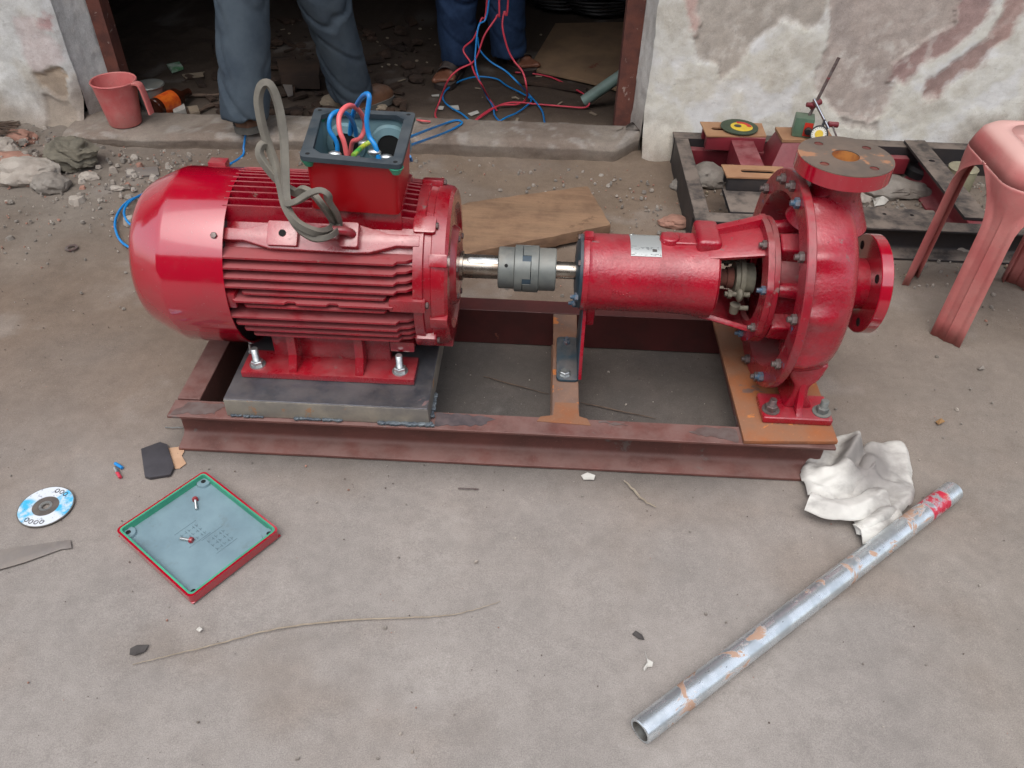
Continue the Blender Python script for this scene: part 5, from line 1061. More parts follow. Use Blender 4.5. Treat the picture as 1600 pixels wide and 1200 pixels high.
def leg(sx, sy):
    """corner leg: the skirt narrows in an arch to a channel with raised lips, splayed to the floor"""
    b = MB(); vs = []; r = 0.064; NU = 24; zs = [0.4152, 0.408, 0.400, 0.391, 0.382, 0.372, 0.360, 0.346, 0.330, 0.31, 0.28, 0.23, 0.17, 0.10, 0.05, 0.0]
    def wid(z):
        q = max(0.0, min(1.0, (z - 0.29) / 0.125)); return 0.037 + 0.106 * q ** 2.6 + 0.003 * (1 - z / 0.4)
    for z in zs:
        hx_ = 0.162 + 0.012 * (0.415 - z) / 0.415; hy_ = 0.149 + 0.016 * (0.415 - z) / 0.415; w = wid(z); k = sstep(0.395, 0.31, z)
        for i in range(NU + 1):
            u = -1 + 2 * i / NU; c = u * w; a = r * math.pi / 4
            if abs(c) <= a: th = math.pi / 4 + c / r; x = hx_ - r + r * math.cos(th); y = hy_ - r + r * math.sin(th); n_ = V((math.cos(th), math.sin(th), 0))
            elif c > 0: x = hx_ - r - (c - a); y = hy_; n_ = V((0, 1, 0))
            else: x = hx_; y = hy_ - r - (-c - a); n_ = V((1, 0, 0))
            e = abs(u); d = k * (-0.0075 * sstep(0.80, 0.58, e) + 0.0035 * sstep(0.10, 0.0, e)) + 0.0025 * sstep(0.82, 0.97, e)
            if i in (0, NU): lip = (1.235 + sx * (x - n_.x * 0.016 * k), 0.405 + sy * (y - n_.y * 0.016 * k), z)
            if i == 0: vs.append(lip)
            vs.append((1.235 + sx * (x + n_.x * d), 0.405 + sy * (y + n_.y * d), z))
            if i == NU: vs.append(lip)
    NU += 2; m_ = NU + 1; b.add(vs, [(i * m_ + j, i * m_ + j + 1, (i + 1) * m_ + j + 1, (i + 1) * m_ + j) for i in range(len(zs) - 1) for j in range(NU)])
    o = b.build('leg', 'stool', st, smooth=45); q = o.modifiers.new('thickness', 'SOLIDIFY'); q.thickness = 0.0032; q.offset = -1
for sx in (-1, 1):
    for sy in (-1, 1): leg(sx, sy)
# ---- bathroom mug on the sill
mg = P(197, 192, z=0.056); mug = thing('plastic_mug', 'faded pink plastic bath mug on the door sill', 'mug', mg)
UPZ = Matrix.Translation(mg) @ YU
b = MB(); b.rev([(0.0, 0.002), (0.0, 0.050), (0.004, 0.0535), (0.06, 0.0605), (0.135, 0.0705), (0.142, 0.0735), (0.148, 0.0755), (0.151, 0.0735), (0.149, 0.0700), (0.135, 0.0675), (0.06, 0.0575), (0.008, 0.050), (0.008, 0.002)], 56, UPZ, cap=False); b.build('cup', 'mug', mug)
c = mg; hp = [(0.066, -0.01, 0.142), (0.082, -0.014, 0.147), (0.094, -0.016, 0.144), (0.100, -0.017, 0.132), (0.106, -0.018, 0.090), (0.110, -0.019, 0.045)]
b = MB(); b.tube(spline([c + V(q) for q in hp], 6), 0.01, sect=[(-0.013, -0.003), (-0.010, -0.005), (0.010, -0.005), (0.013, -0.003), (0.013, 0.003), (0.010, 0.004), (-0.010, 0.004), (-0.013, 0.003)]); b.build('handle', 'mug', mug, smooth=50)
# ---- second base frame by the wall
f2 = thing('spare_base_frame', 'dusty black steel base frame with slotted orange plates lying along the right wall', 'base frame', (0.90, 0.95, 0))
rail(f2, 'rail', 'black_steel', 0.486, 1.62, 0.648, w=0.052); rail(f2, 'rail', 'black_steel', 0.486, 1.62, 1.208, True, w=0.05)
rail(f2, 'cross_member', 'black_steel', 0.70, 1.205, 0.488, True, 'y', w=0.045); rail(f2, 'cross_member', 'maroon_steel', 0.70, 1.205, 1.275, False, 'y', w=0.05); rail(f2, 'cross_member', 'black_steel', 0.70, 1.205, 1.57, False, 'y', w=0.05)
def splate(pts, z0, z1, hole, mat='orange_ply', name='slotted_plate'):
    b = MB(); b.prism(pts, z0, z1, holes=[hole] if hole else ()); return b.build(name, mat, f2, bevel=0.0)
splate([(0.572, 1.112), (0.768, 1.128), (0.772, 1.232), (0.566, 1.225)], 0.1475, 0.152, slot(0.640, 1.172, 0.09, 0.022))
splate([(0.592, 0.824), (0.770, 0.828), (0.776, 0.908), (0.588, 0.906)], 0.1475, 0.152, slot(0.690, 0.868, 0.10, 0.02))
splate([(0.815, 1.105), (0.985, 1.115), (0.985, 1.215), (0.812, 1.205)], 0.143, 0.152, None)
for (y0, y1) in ((1.118, 1.150), (1.20, 1.222)):
    b = MB(); b.box(0.576, 0.766, y0, y1, 0.1015, 0.147); b.build('pad_block', 'maroon_steel', f2, bevel=0.002)
for (y0, y1) in ((0.830, 0.852), (0.884, 0.902)):
    b = MB(); b.box(0.600, 0.772, y0, y1, 0.1045, 0.147); b.build('pad_block', 'black_steel', f2, bevel=0.002)
b = MB(); b.box(0.592, 0.79, 0.702, 0.85, 0.09, 0.104); b.build('pad_block', 'black_steel', f2, bevel=0.002)
b = MB(); b.box(0.655, 0.728, 0.905, 1.125, 0.06, 0.138); b.build('pad_block', 'maroon_steel', f2, bevel=0.002)
b = MB(); b.frust((0.76, 0.96, 1.02, 1.21), (0.82, 0.98, 1.11, 1.21), 0.02, 0.1425); b.build('pad_block', 'maroon_steel', f2, bevel=0.002)
b = MB(); b.box(0.54, 1.27, 1.17, 1.2, 0.02, 0.075); b.build('web_plate', 'maroon_steel', f2, bevel=0.002)
hh = [slot(1.300, 1.085, 0.02, 0.016), slot(1.302, 0.885, 0.02, 0.016)]
b = MB(); b.prism([(1.265, 0.715), (1.338, 0.712), (1.332, 1.245), (1.262, 1.24)], 0.1025, 0.1105, holes=hh); b.build('flat_bar', 'black_steel', f2)
b = MB(); b.prism([(0.98, 0.70), (1.20, 0.70), (1.205, 0.78), (0.975, 0.785)], 0.086, 0.094, holes=[circ(1.05, 0.745, 0.006, 12), circ(1.13, 0.745, 0.006, 12)]); b.build('flat_plate', 'black_steel', f2)
# flap disc on the slotted plate
fd = P(1155, 199, z=0.158); fdt = thing('sanding_disc', 'round green sanding disc with red and yellow print on a slotted plate', 'disc', fd, R(20))
b = MB(); b.rev([(0.0, 0.006), (0.0, 0.061), (0.003, 0.061), (0.003, 0.006)], 48, YU, close=True); b.build('disc_body', 'disc_green', fdt, local=True)
b = MB(); b.prism(circ(0.006, -0.004, 0.036, 32), 0.0031, 0.0035); b.build('yellow_print', 'dial_yellow', fdt, local=True)
b = MB(); b.prism(arc(0.004, 0.0, 0.036, -0.5, 1.5, 14) + arc(0.004, 0.0, 0.022, 1.5, -0.5, 14), 0.0036, 0.0039); b.build('red_print', 'label_red', fdt, local=True)
b = MB(); b.prism(circ(-0.004, 0.004, 0.012, 20), 0.0040, 0.0044); b.build('centre_print', 'black_plastic', fdt, local=True)
# magnetic stand with dial gauge
mb_ = P(1251, 210, z=0.153); mt = thing('magnetic_stand', 'green magnetic base with leaning rod and dial gauge by the wall', 'gauge stand', mb_, R(-12))
b = MB(); b.box(-0.03, 0.03, -0.025, 0.03, 0.0, 0.062); b.build('magnet_base', 'mag_green', mt, bevel=0.004, local=True)
b = MB(); b.box(0.002, 0.028, -0.0262, -0.0255, 0.006, 0.05); b.build('switch_label', 'label_red', mt, local=True)
b = MB(); b.cyl((0.016, -0.027, 0.026), (0.016, -0.042, 0.026), 0.012, 0.010, 18); b.build('switch_knob', 'black_plastic', mt, bevel=0.002, local=True)
b = MB(); b.cyl((0.012, 0.01, 0.06), (0.055, 0.04, 0.238), 0.0052, seg=12); b.build('upright_rod', 'bolt', mt, local=True)
b = MB(); b.cyl((0.008, 0.004, 0.092), (0.034, 0.026, 0.104), 0.011, seg=16); b.cyl((-0.006, 0.0, 0.098), (0.012, 0.006, 0.096), 0.007, 0.009, 14); b.build('clamp', 'maroon_steel', mt, local=True)
b = MB(); b.cyl((0.010, 0.0, 0.118), (0.075, -0.03, 0.042), 0.0045, seg=12); b.build('cross_rod', 'chrome', mt, local=True)
b = MB(); b.cyl((0.072, -0.02, 0.052), (0.102, -0.012, 0.050), 0.009, seg=14); b.build('clamp', 'maroon_steel', mt, local=True)
dg = Matrix.Translation(V((0.050, -0.046, 0.026))) @ V((-0.28, -0.86, 0.42)).to_track_quat('X', 'Z').to_matrix().to_4x4()
b = MB(); b.rev([(-0.016, 0.004), (-0.016, 0.026), (0.002, 0.028), (0.004, 0.027), (0.004, 0.0235), (0.002, 0.0232)], 36, dg, cap=False); gb = b.build('dial_case', 'black_plastic', mt, local=True)
b = MB(); b.rev([(0.0018, 0.001), (0.0018, 0.0234), (0.0026, 0.0234), (0.0026, 0.001)], 32, dg); b.build('dial_face', 'dial_face', gb, local=True)
b = MB(); b.rev([(0.0028, 0.001), (0.0028, 0.013), (0.0032, 0.013), (0.0032, 0.001)], 24, dg); dy = b.build('dial_centre', 'dial_yellow', gb, local=True)
b = MB()
for i in range(20):
    a = 2 * math.pi * i / 20; b.add([(dg @ V((0.0030, r_ * math.cos(a + e), r_ * math.sin(a + e)))) for r_, e in ((0.0185, -0.03), (0.0185, 0.03), (0.0225, 0.03), (0.0225, -0.03))], [(0, 1, 2, 3)])
b.build('dial_marks', 'black_plastic', gb, local=True)
b = MB(); b.cyl(dg @ V((-0.006, 0.0, 0.026)), dg @ V((-0.006, 0.0, 0.047)), 0.004, seg=10); b.build('gauge_stem', 'black_plastic', gb, local=True); b = MB(); b.cyl(dg @ V((-0.006, 0.0, -0.026)), dg @ V((-0.006, 0.004, -0.05)), 0.0035, seg=10); b.build('plunger', 'black_plastic', gb, local=True)
b = MB(); b.cyl((0.085, -0.02, 0.05), (0.118, -0.05, 0.004), 0.003, seg=8); b.build('fine_lever', 'bolt', mt, local=True)
# dark wheel and olive tin behind the stool leg
wc = P(1452, 262, z=0.03); b = thing('rubber_wheel', 'dark rubber wheel with a yellow hub lying inside the spare frame', 'wheel', V((wc.x, wc.y, 0.0)))
wl = b; b = MB(); b.rev([(0.0, 0.03), (0.0, 0.075), (0.012, 0.085), (0.035, 0.085), (0.045, 0.075), (0.045, 0.03)], 40, YU, close=True); b.build('tyre', 'black_plastic', wl, local=True)
b = MB(); b.rev([(0.01, 0.005), (0.01, 0.03), (0.042, 0.03), (0.042, 0.005)], 24, YU, close=True); b.build('hub', 'dial_yellow', wl, local=True)
tc = P(1490, 300, z=0.0); tn_ = thing('olive_tin', 'pale olive tin standing inside the spare frame behind the stool', 'tin', tc)
b = MB(); b.rev([(0.0, 0.002), (0.0, 0.045), (0.085, 0.045), (0.087, 0.047), (0.088, 0.045), (0.086, 0.043), (0.086, 0.002)], 32, YU); b.build('can', 'olive', tn_, local=True)
# ---- wires
def wire(name, mat, pts, r, label, cat='wire', k=6):
    w = []
    for q in pts: w.append(P(q[0], q[1], **{q[2]: q[3]}) if len(q) == 4 else V(q))
    b = MB(); b.tube(spline(w, k), r, 8); return single(name, b, mat, label, cat, smooth=60)
HB = (-0.16, 1.72, 0.95)
wire('cable', 'wire_blue', [HB, (764, 0, 'y', 1.66), (748, 40, 'y', 1.63), (743, 80, 'y', 1.60), (743, 102, 'y', 1.58), (749, 125, 'y', 1.55), (760, 150, 'z', 0.02), (770, 166, 'z', 0.008), (774, 182, 'z', 0.008), (790, 196, 'z', 0.008), (802, 198, 'z', 0.008)], 0.0034, 'blue wire hanging straight down the doorway behind the sill')
wire('cable', 'wire_red', [HB, (761, 0, 'y', 1.68), (752, 30, 'y', 1.66), (740, 60, 'y', 1.65), (724, 77, 'y', 1.65), (735, 97, 'y', 1.62), (742, 115, 'y', 1.58), (753, 133, 'y', 1.55), (765, 155, 'z', 0.014), (776, 172, 'z', 0.012)], 0.0034, 'red wire with a sharp kink hanging beside the sandalled foot')
wire('cable', 'wire_red', [HB, (780, 0, 'y', 1.62), (777, 24, 'y', 1.62), (757, 55, 'y', 1.60), (747, 84, 'y', 1.59), (738, 98, 'y', 1.60), (716, 109, 'y', 1.60), (700, 126, 'y', 1.60), (687, 158, 'z', 0.02), (680, 180, 'z', 0.012), (690, 191, 'z', 0.012), (700, 196, 'z', 0.01)], 0.0034, 'red wire sweeping left in front of the sandalled foot')
wire('cable', 'wire_red', [(-0.10, 1.72, 0.95), (794, 0, 'y', 1.66), (788, 18, 'y', 1.66), (785, 42, 'y', 1.64), (793, 75, 'y', 1.63), (803, 95, 'y', 1.62), (817, 113, 'y', 1.60), (823, 138, 'y', 1.58), (822, 155, 'z', 0.014), (808, 163, 'z', 0.012), (780, 165, 'z', 0.012), (760, 177, 'z', 0.012), (738, 192, 'z', 0.01)], 0.0034, 'rightmost red wire hanging down to the tangle on the floor')
wire('cable', 'wire_blue', [(746, 58, 'y', 1.66), (750, 78, 'y', 1.66), (766, 96, 'y', 1.66), (790, 111, 'y', 1.64), (810, 130, 'y', 1.60), (826, 147, 'z', 0.025), (840, 163, 'z', 0.014), (848, 176, 'z', 0.01), (851, 194, 'z', 0.008)], 0.0034, 'blue wire slanting right across the doorway floor')
wire('cable', 'wire_blue', [(740, 194, 'z', 0.01), (722, 178, 'z', 0.01), (703, 167, 'z', 0.01), (692, 154, 'z', 0.01), (697, 141, 'z', 0.012), (718, 127, 'z', 0.016), (745, 120, 'z', 0.016), (775, 123, 'z', 0.012), (792, 134, 'z', 0.01), (816, 146, 'z', 0.012), (830, 156, 'z', 0.01), (822, 166, 'z', 0.01), (808, 176, 'z', 0.01), (790, 184, 'z', 0.012), (776, 193, 'z', 0.01)], 0.0034, 'loop of blue wire lying round the doorway floor')
wire('cable', 'wire_red', [(805, 113, 'z', 0.012), (832, 115, 'z', 0.01), (862, 121, 'z', 0.01), (892, 136, 'z', 0.01), (915, 149, 'z', 0.02), (921, 160, 'z', 0.03), (913, 168, 'z', 0.012), (880, 166, 'z', 0.01), (842, 163, 'z', 0.01), (800, 160, 'z', 0.016), (772, 168, 'z', 0.01), (752, 180, 'z', 0.01), (736, 194, 'z', 0.01)], 0.0034, 'loop of red wire round the end of the grey pipe in the doorway')
wire('cable', 'wire_blue', [(-0.255, 0.10, 0.555), (-0.25, 0.16, 0.52), (636, 216, 'y', 0.42), (666, 204, 'y', 0.85), (690, 195, 'z', 0.10), (712, 188, 'z', 0.083), (722, 191, 'z', 0.082), (716, 197, 'z', 0.083), (694, 208, 'z', 0.10), (664, 219, 'y', 0.85), (636, 231, 'y', 0.42), (-0.235, 0.18, 0.47), (-0.23, 0.135, 0.50)], 0.0036, 'doubled blue cable from the terminal box over the sill')
wire('cable', 'wire_pink', [(640, 184, 'z', 0.02), (655, 188, 'z', 0.085), (672, 190, 'z', 0.082)], 0.0034, 'short end of pink wire on the sill beside the terminal box')
wire('cable', 'wire_blue', [(384, 205, 'z', 0.078), (381, 228, 'z', 0.03), (376, 246, 'z', 0.006), (330, 270, 'z', 0.006), (262, 290, 'z', 0.006), (214, 308, 'z', 0.006), (196, 318, 'z', 0.008), (183, 336, 'z', 0.008), (180, 356, 'z', 0.008), (190, 378, 'z', 0.008), (214, 390, 'z', 0.006), (250, 388, 'z', 0.006), (262, 372, 'z', 0.006), (214, 356, 'z', 0.006), (199, 346, 'z', 0.016), (194, 330, 'z', 0.018), (204, 314, 'z', 0.016), (230, 300, 'z', 0.006)], 0.0038, 'blue cable under the boot that loops out beside the motor cowl')
# ---- people
def caps(b, p, q, r0, r1, seg=14):
    b.ball(p, r0, 2); b.ball(q, r1, 2); b.cyl(p, q, r0, r1, seg)
def remesh(name, b, mat, parent, voxel, wr=None, smooth=3):
    o = b.build('tmp', mat, parent); m_ = o.modifiers.new('r', 'REMESH'); m_.mode = 'VOXEL'; m_.voxel_size = voxel
    s_ = o.modifiers.new('s', 'SMOOTH'); s_.iterations = smooth; s_.factor = 0.5
    dg_ = bpy.context.evaluated_depsgraph_get(); me = bpy.data.meshes.new_from_object(o.evaluated_get(dg_)); old = o.data
    off = root_of(parent).location
    if wr:
        ns = [v.normal.copy() for v in me.vertices]
        for v, n_ in zip(me.vertices, ns): v.co += n_ * wr(v.co + off)
    bpy.data.objects.remove(o); bpy.data.meshes.remove(old); me.name = name
    if not me.materials: me.materials.append(MT[mat])
    me.polygons.foreach_set('use_smooth', [True] * len(me.polygons)); return link(name, me, None, parent)
def fold(sd, amp):
    """soft drape plus sharp slanting creases"""
    def f(p):
        n1 = noise.noise(V((p.x * 6 + sd, p.y * 6, p.z * 5 + 9 * p.x))); q = V((p.x * 5, p.y * 5, p.z * 11 + 10 * p.x - 6 * p.y + sd)); n2 = noise.noise(q); n3 = noise.noise(V((p.x * 9, p.y * 9, p.z * 22 - 14 * p.x + sd * 2)))
        m_ = 0.35 + 0.65 * max(0, noise.noise(V((p.x * 5, p.y * 5, p.z * 4 + sd + 3))) + 0.35)
        return amp * (0.8 * n1 - 1.0 * m_ * math.exp(-(n2 / 0.10) ** 2) + 0.5 * m_ * math.exp(-((n2 - 0.22) / 0.14) ** 2) - 0.15 * m_ * math.exp(-(n3 / 0.09) ** 2))
    return f
def hand(b, wrist, d, side, curl):
    """palm and five fingers, curled along d"""
    d = V(d).normalized(); s_ = V(side).normalized(); n_ = d.cross(s_).normalized(); palm = V(wrist) + d * 0.085
    for k in range(4): caps(b, V(wrist) + s_ * (k - 1.5) * 0.012, palm + s_ * (k - 1.5) * 0.020, 0.013, 0.011, 8)
    for k, L_ in enumerate((0.062, 0.074, 0.070, 0.054)):
        p = palm + s_ * (k - 1.5) * 0.020; q = p + (d * math.cos(curl) + n_ * math.sin(curl)) * L_ * 0.5; e = q + (d * math.cos(curl * 2.2) + n_ * math.sin(curl * 2.2)) * L_ * 0.5
        caps(b, p, q, 0.0095, 0.0085, 8); caps(b, q, e, 0.0085, 0.007, 8)
    p = V(wrist) + d * 0.03 - s_ * 0.028; q = p + (d * 0.7 - s_ * 0.6 + n_ * 0.5).normalized() * 0.042; e = q + (d * 0.9 + n_ * 0.6).normalized() * 0.032; caps(b, p, q, 0.012, 0.010, 8); caps(b, q, e, 0.010, 0.008, 8)
def person(label, hipL, hipR, kneeL, kneeR, ankL, ankR, face, trm, shm, wr, handsAt, seed, base):
    t = thing('person', label, 'person', base); f = V(face).normalized(); hc = (V(hipL) + V(hipR)) / 2; up = V((0, 0, 1)); rt = f.cross(up)
    sL, sR = (hc + up * 0.50 - rt * 0.18, hc + up * 0.50 + rt * 0.18)
    b = MB()
    for h_, k, a in ((hipL, kneeL, ankL), (hipR, kneeR, ankR)): caps(b, h_, k, 0.062, 0.046); caps(b, k, a, 0.046, 0.034); 
    caps(b, hc - rt * 0.06, hc + rt * 0.06, 0.085, 0.085); caps(b, hc, hc + up * 0.26, 0.10, 0.12); caps(b, hc + up * 0.26, hc + up * 0.44, 0.14, 0.13); caps(b, sL, sR, 0.07, 0.07)
    nk = hc + up * 0.55; hd = hc + up * 0.73 + f * 0.03; caps(b, nk, hd - up * 0.06, 0.055, 0.05); b.ball(hd, 0.1, 3, (0.80, 0.86, 1.15)); b.ball(hd + f * 0.075 - up * 0.055, 0.038, 2)
    b.ball(hd + f * 0.094 - up * 0.012, 0.014, 2); caps(b, hd + f * 0.086 + up * 0.012, hd + f * 0.102 - up * 0.018, 0.008, 0.012, 8); caps(b, hd + f * 0.092 - up * 0.05 - rt * 0.02, hd + f * 0.092 - up * 0.05 + rt * 0.02, 0.007, 0.007, 8)
    for s_ in (-1, 1): b.ball(hd + rt * s_ * 0.082, 0.022, 2, (0.5, 0.8, 1.2)); b.ball(hd + f * 0.078 + rt * s_ * 0.032 + up * 0.012, 0.012, 2)
    for s_, sh_, hw in ((-1, sL, handsAt[0]), (1, sR, handsAt[1])):
        hw = V(hw); el = (sh_ + hw) / 2 + rt * s_ * 0.06 - up * 0.07 - f * 0.06; caps(b, sh_, el, 0.05, 0.042); caps(b, el, hw, 0.041, 0.028); hand(b, hw, (hw - el), rt * s_, 0.75)
    remesh('body', b, 'skin', t, 0.0095, None, 2)
    b = MB()
    for h_, k, a in ((hipL, kneeL, ankL), (hipR, kneeR, ankR)): caps(b, h_, k, 0.104, 0.088, 24); b.cyl(k, V(a) + (V(a) - V(k)).normalized() * 0.035, 0.088, 0.077, 24)
    caps(b, hc - rt * 0.07, hc + rt * 0.07, 0.125, 0.125); b.rev([(0, 0.160), (0.16, 0.152)], 24, Matrix.Translation(hc) @ YU)
    tr = remesh('trousers', b, trm, t, 0.0085, wr, 2)
    b = MB(); caps(b, hc + up * 0.08, hc + up * 0.26, 0.155, 0.155); caps(b, hc + up * 0.26, hc + up * 0.46, 0.16, 0.14); caps(b, sL, sR, 0.082, 0.082)
    for s_, sh_, hw in ((-1, sL, handsAt[0]), (1, sR, handsAt[1])):
        el = (sh_ + V(hw)) / 2 + rt * s_ * 0.06 - up * 0.07 - f * 0.06; caps(b, sh_, el, 0.066, 0.060)
    remesh('shirt', b, shm, t, 0.014, fold(seed + 5, 0.008), 2)
    b = MB(); b.ball(hd + up * 0.03 - f * 0.012, 0.104, 3, (0.86, 0.92, 1.02), lambda q: 1 + 0.03 * noise.noise(q * 9)); b.build('hair', 'hair', t)
    return t
# man in slate trousers standing on the sill, seen from behind
A1L, A1R = V((-0.960, 1.190, 0.146)), V((-0.690, 1.565, 0.090))
p1 = person('person in slate grey trousers and brown shoes standing in the doorway', (-0.93, 1.40, 0.86), (-0.74, 1.44, 0.86), (-0.940, 1.30, 0.485), (-0.728, 1.47, 0.475), A1L, A1R, (-0.25, 1, 0), 'trouser', 'shirt', fold(1.0, 0.013), ((-1.22, 1.66, 1.02), (-0.62, 1.72, 1.02)), 1, (-0.85, 1.36, 0.0))
def shoe(par, heel, toe, z0, mat, sole, w=0.040, hgt=0.075):
    heel = V(heel); toe = V(toe); d = (toe - heel); L_ = d.length; d = d / L_; s_ = V((-d.y, d.x, 0)); b = MB(); n_ = 16; rows = []
    wid = lambda t: w * (0.78 + 0.30 * math.sin(min(1, t * 1.15) * 2.6) - 0.55 * max(0, t - 0.86) * 4)
    hg = lambda t: hgt * (1.0 - 0.30 * sstep(0.28, 0.55, t) - 0.28 * sstep(0.7, 1.0, t))
    vs = []; m_ = 10
    for i in range(n_ + 1):
        t = i / n_; e = min(1, math.sqrt(max(0, 1 - (max(0, 0.10 - t) / 0.10) ** 2)), math.sqrt(max(0.0, 1 - (max(0, t - 0.88) / 0.12) ** 2)) + 0.02)
        for k in range(m_ + 1):
            a = math.pi * k / m_; q = heel + d * L_ * t + s_ * wid(t) * e * math.cos(a) + V((0, 0, z0 + 0.02 + (hg(t) * e) * math.sin(a) ** 0.7)); vs.append(q)
    k2 = m_ + 1; fs = [(i * k2 + k, i * k2 + k + 1, (i + 1) * k2 + k + 1, (i + 1) * k2 + k) for i in range(n_) for k in range(m_)]
    b.add(vs, fs); o = b.build('shoe', mat, par, smooth=60)
    b = MB(); pl = []
    for s2 in (1, -1):
        for i in range(n_ + 1):
            t = (i if s2 > 0 else n_ - i) / n_; e = min(1, math.sqrt(max(0, 1 - (max(0, 0.10 - t) / 0.10) ** 2)), math.sqrt(max(0.0, 1 - (max(0, t - 0.88) / 0.12) ** 2)) + 0.02)
            q = heel + d * L_ * t + s_ * s2 * (wid(t) * e + 0.005); pl.append((q.x, q.y))
    b.prism(pl, z0, z0 + 0.024); b.build('sole', sole, o, smooth=40); return o
shoe(p1, (-0.948, 1.142, 0), (-1.02, 1.395, 0), 0.076, 'shoe', 'rubber_sole', 0.046); shoe(p1, (-0.705, 1.515, 0), (-0.560, 1.70, 0), 0.004, 'shoe', 'rubber_sole', 0.044)
# man in jeans and sandals further in
A2L, A2R = V((-0.325, 1.985, 0.10)), V((-0.125, 2.085, 0.10))
p2 = person('person in blue jeans and dark sandals standing inside the doorway', (-0.315, 2.08, 0.86), (-0.145, 2.12, 0.86), (-0.325, 2.00, 0.47), (-0.150, 2.07, 0.47), A2R if False else A2L, A2R, (0.25, -1, 0), 'jeans', 'shirt2', fold(4.0, 0.014), ((-0.09, 1.76, 0.98), (-0.28, 1.78, 0.96)), 9, (-0.22, 2.03, 0.0))
def sandal(par, heel, toe, side):
    heel = V(heel); toe = V(toe); d = (toe - heel).normalized(); L_ = (toe - heel).length; s_ = V((-d.y, d.x, 0)); b = MB(); pl = []
    for s2 in (1, -1):
        for i in range(15):
            t = (i if s2 > 0 else 14 - i) / 14; wv = 0.046 * (0.72 + 0.33 * math.sin(t * 2.7)) * math.sqrt(max(0.03, 1 - (2 * t - 1) ** 8)); q = heel + d * (L_ * (-0.04 + 1.1 * t)) + s_ * s2 * wv; pl.append((q.x, q.y))
    b.prism(pl, 0.002, 0.024); o = b.build('sandal', 'sandal', par)
    b = MB(); caps(b, heel + V((0, 0, 0.055)), heel + d * L_ * 0.55 + V((0, 0, 0.048)), 0.034, 0.032); caps(b, heel + d * L_ * 0.3 + V((0, 0, 0.07)), heel + V((0, 0, 0.13)) + d * 0.04, 0.034, 0.034)
    for k in range(5):
        p = heel + d * L_ * 0.62 + s_ * (k - 2) * 0.016 * side + V((0, 0, 0.040)); e = heel + d * L_ * (0.98 - 0.035 * k) + s_ * (k - 2) * 0.0165 * side + V((0, 0, 0.034)); caps(b, p, e, 0.013, 0.0105 if k else 0.0135, 8); 
    caps(b, heel + d * L_ * 0.5 - s_ * 0.02 + V((0, 0, 0.045)), heel + d * L_ * 0.68 + s_ * 0.02 + V((0, 0, 0.042)), 0.026, 0.024)
    remesh('foot', b, 'skin', par, 0.0065, None, 2)
    for (t0, t1) in ((0.42, 0.76), (0.08, 0.30)):
        b = MB(); rows = []; vs = []
        for i in range(9):
            t = t0 + (t1 - t0) * i / 8; 
            for k in range(9):
                a = math.pi * k / 8; vs.append(heel + d * L_ * t + s_ * 0.046 * math.cos(a) + V((0, 0, 0.016 + (0.066 + (0.03 if t0 < 0.2 else 0) - 0.03 * max(0, t - 0.5)) * math.sin(a) ** 0.8)))
        b.add(vs, [(i * 9 + k, i * 9 + k + 1, i * 9 + k + 10, i * 9 + k + 9) for i in range(8) for k in range(8)]); q = b.build('sandal_strap', 'sandal', o, smooth=60); m_ = q.modifiers.new('t', 'SOLIDIFY'); m_.thickness = 0.004
sandal(p2, (-0.335, 2.045, 0), (-0.372, 1.81, 0), 1); sandal(p2, (-0.150, 2.16, 0), (-0.012, 2.02, 0), -1)
# ================================================================ LITTER
def rock(name, mat, px, py, r, sc, label, cat, seed, z=0.0):
    c = P(px, py, z=z); b = MB()
    def fn(q): return 1 + 0.28 * noise.noise(q * 1.3 + V((seed, 0, 0))) + 0.14 * noise.noise(q * 3.1 + V((0, seed, 0))) + 0.06 * noise.noise(q * 8 + V((0, 0, seed)))
    b.ball((c.x, c.y, z + r * sc[2] * 0.55), r, 4, sc, fn); return single(name, b, mat, label, cat, smooth=28)
rock('stone', 'stone', 42, 282, 0.085, (1.25, 0.75, 0.55), 'large pale flat stone at the left below the wall', 'stone', 1.3)
rock('stone', 'stone_grey', 82, 296, 0.055, (1.0, 0.8, 0.6), 'grey stone leaning against the large pale stone', 'stone', 4.1)
rock('stone', 'stone', 5, 240, 0.06, (1.0, 0.7, 0.6), 'pale stone at the left edge below the broom', 'stone', 2.7)
rock('stone', 'brick_bit', 26, 252, 0.045, (1.5, 0.7, 0.45), 'pinkish flat stone above the large pale stone', 'stone', 6.2)
rock('stone', 'stone', 140, 280, 0.026, (1.3, 0.8, 0.6), 'white pebble just below the crumpled grey cloth', 'pebble', 8.4)
rock('stone', 'stone', 183, 296, 0.019, (1.3, 0.7, 0.4), 'flat white chip right of the crumpled cloth', 'pebble', 9.4)
rock('stone', 'stone', 127, 313, 0.014, (1.3, 0.7, 0.3), 'small bright white chip left of the motor cowl', 'pebble', 3.4)
rock('stone', 'stone_grey', 203, 310, 0.014, (1.1, 0.8, 0.6), 'small round grey pebble beside the motor cowl', 'pebble', 5.5)
rock('stone', 'stone', 211, 250, 0.014, (1, 0.9, 0.9), 'small round white pebble under the sill', 'pebble', 7.7)
rock('stone', 'brick_bit', 1054, 352, 0.036, (1.3, 0.8, 0.55), 'tan stone behind the pump bearing housing', 'stone', 1.9)
rock('stone', 'stone_grey', 1060, 294, 0.028, (1.0, 0.9, 0.7), 'grey stone at the left corner of the spare frame', 'stone', 2.2)
rock('stone', 'stone_grey', 1100, 284, 0.075, (1.0, 0.8, 0.5), 'broad grey stone inside the spare frame', 'stone', 3.3)
rock('stone', 'stone', 1325, 318, 0.05, (1.3, 0.8, 0.5), 'pale broken stone inside the spare frame behind the discharge flange', 'stone', 3.9)
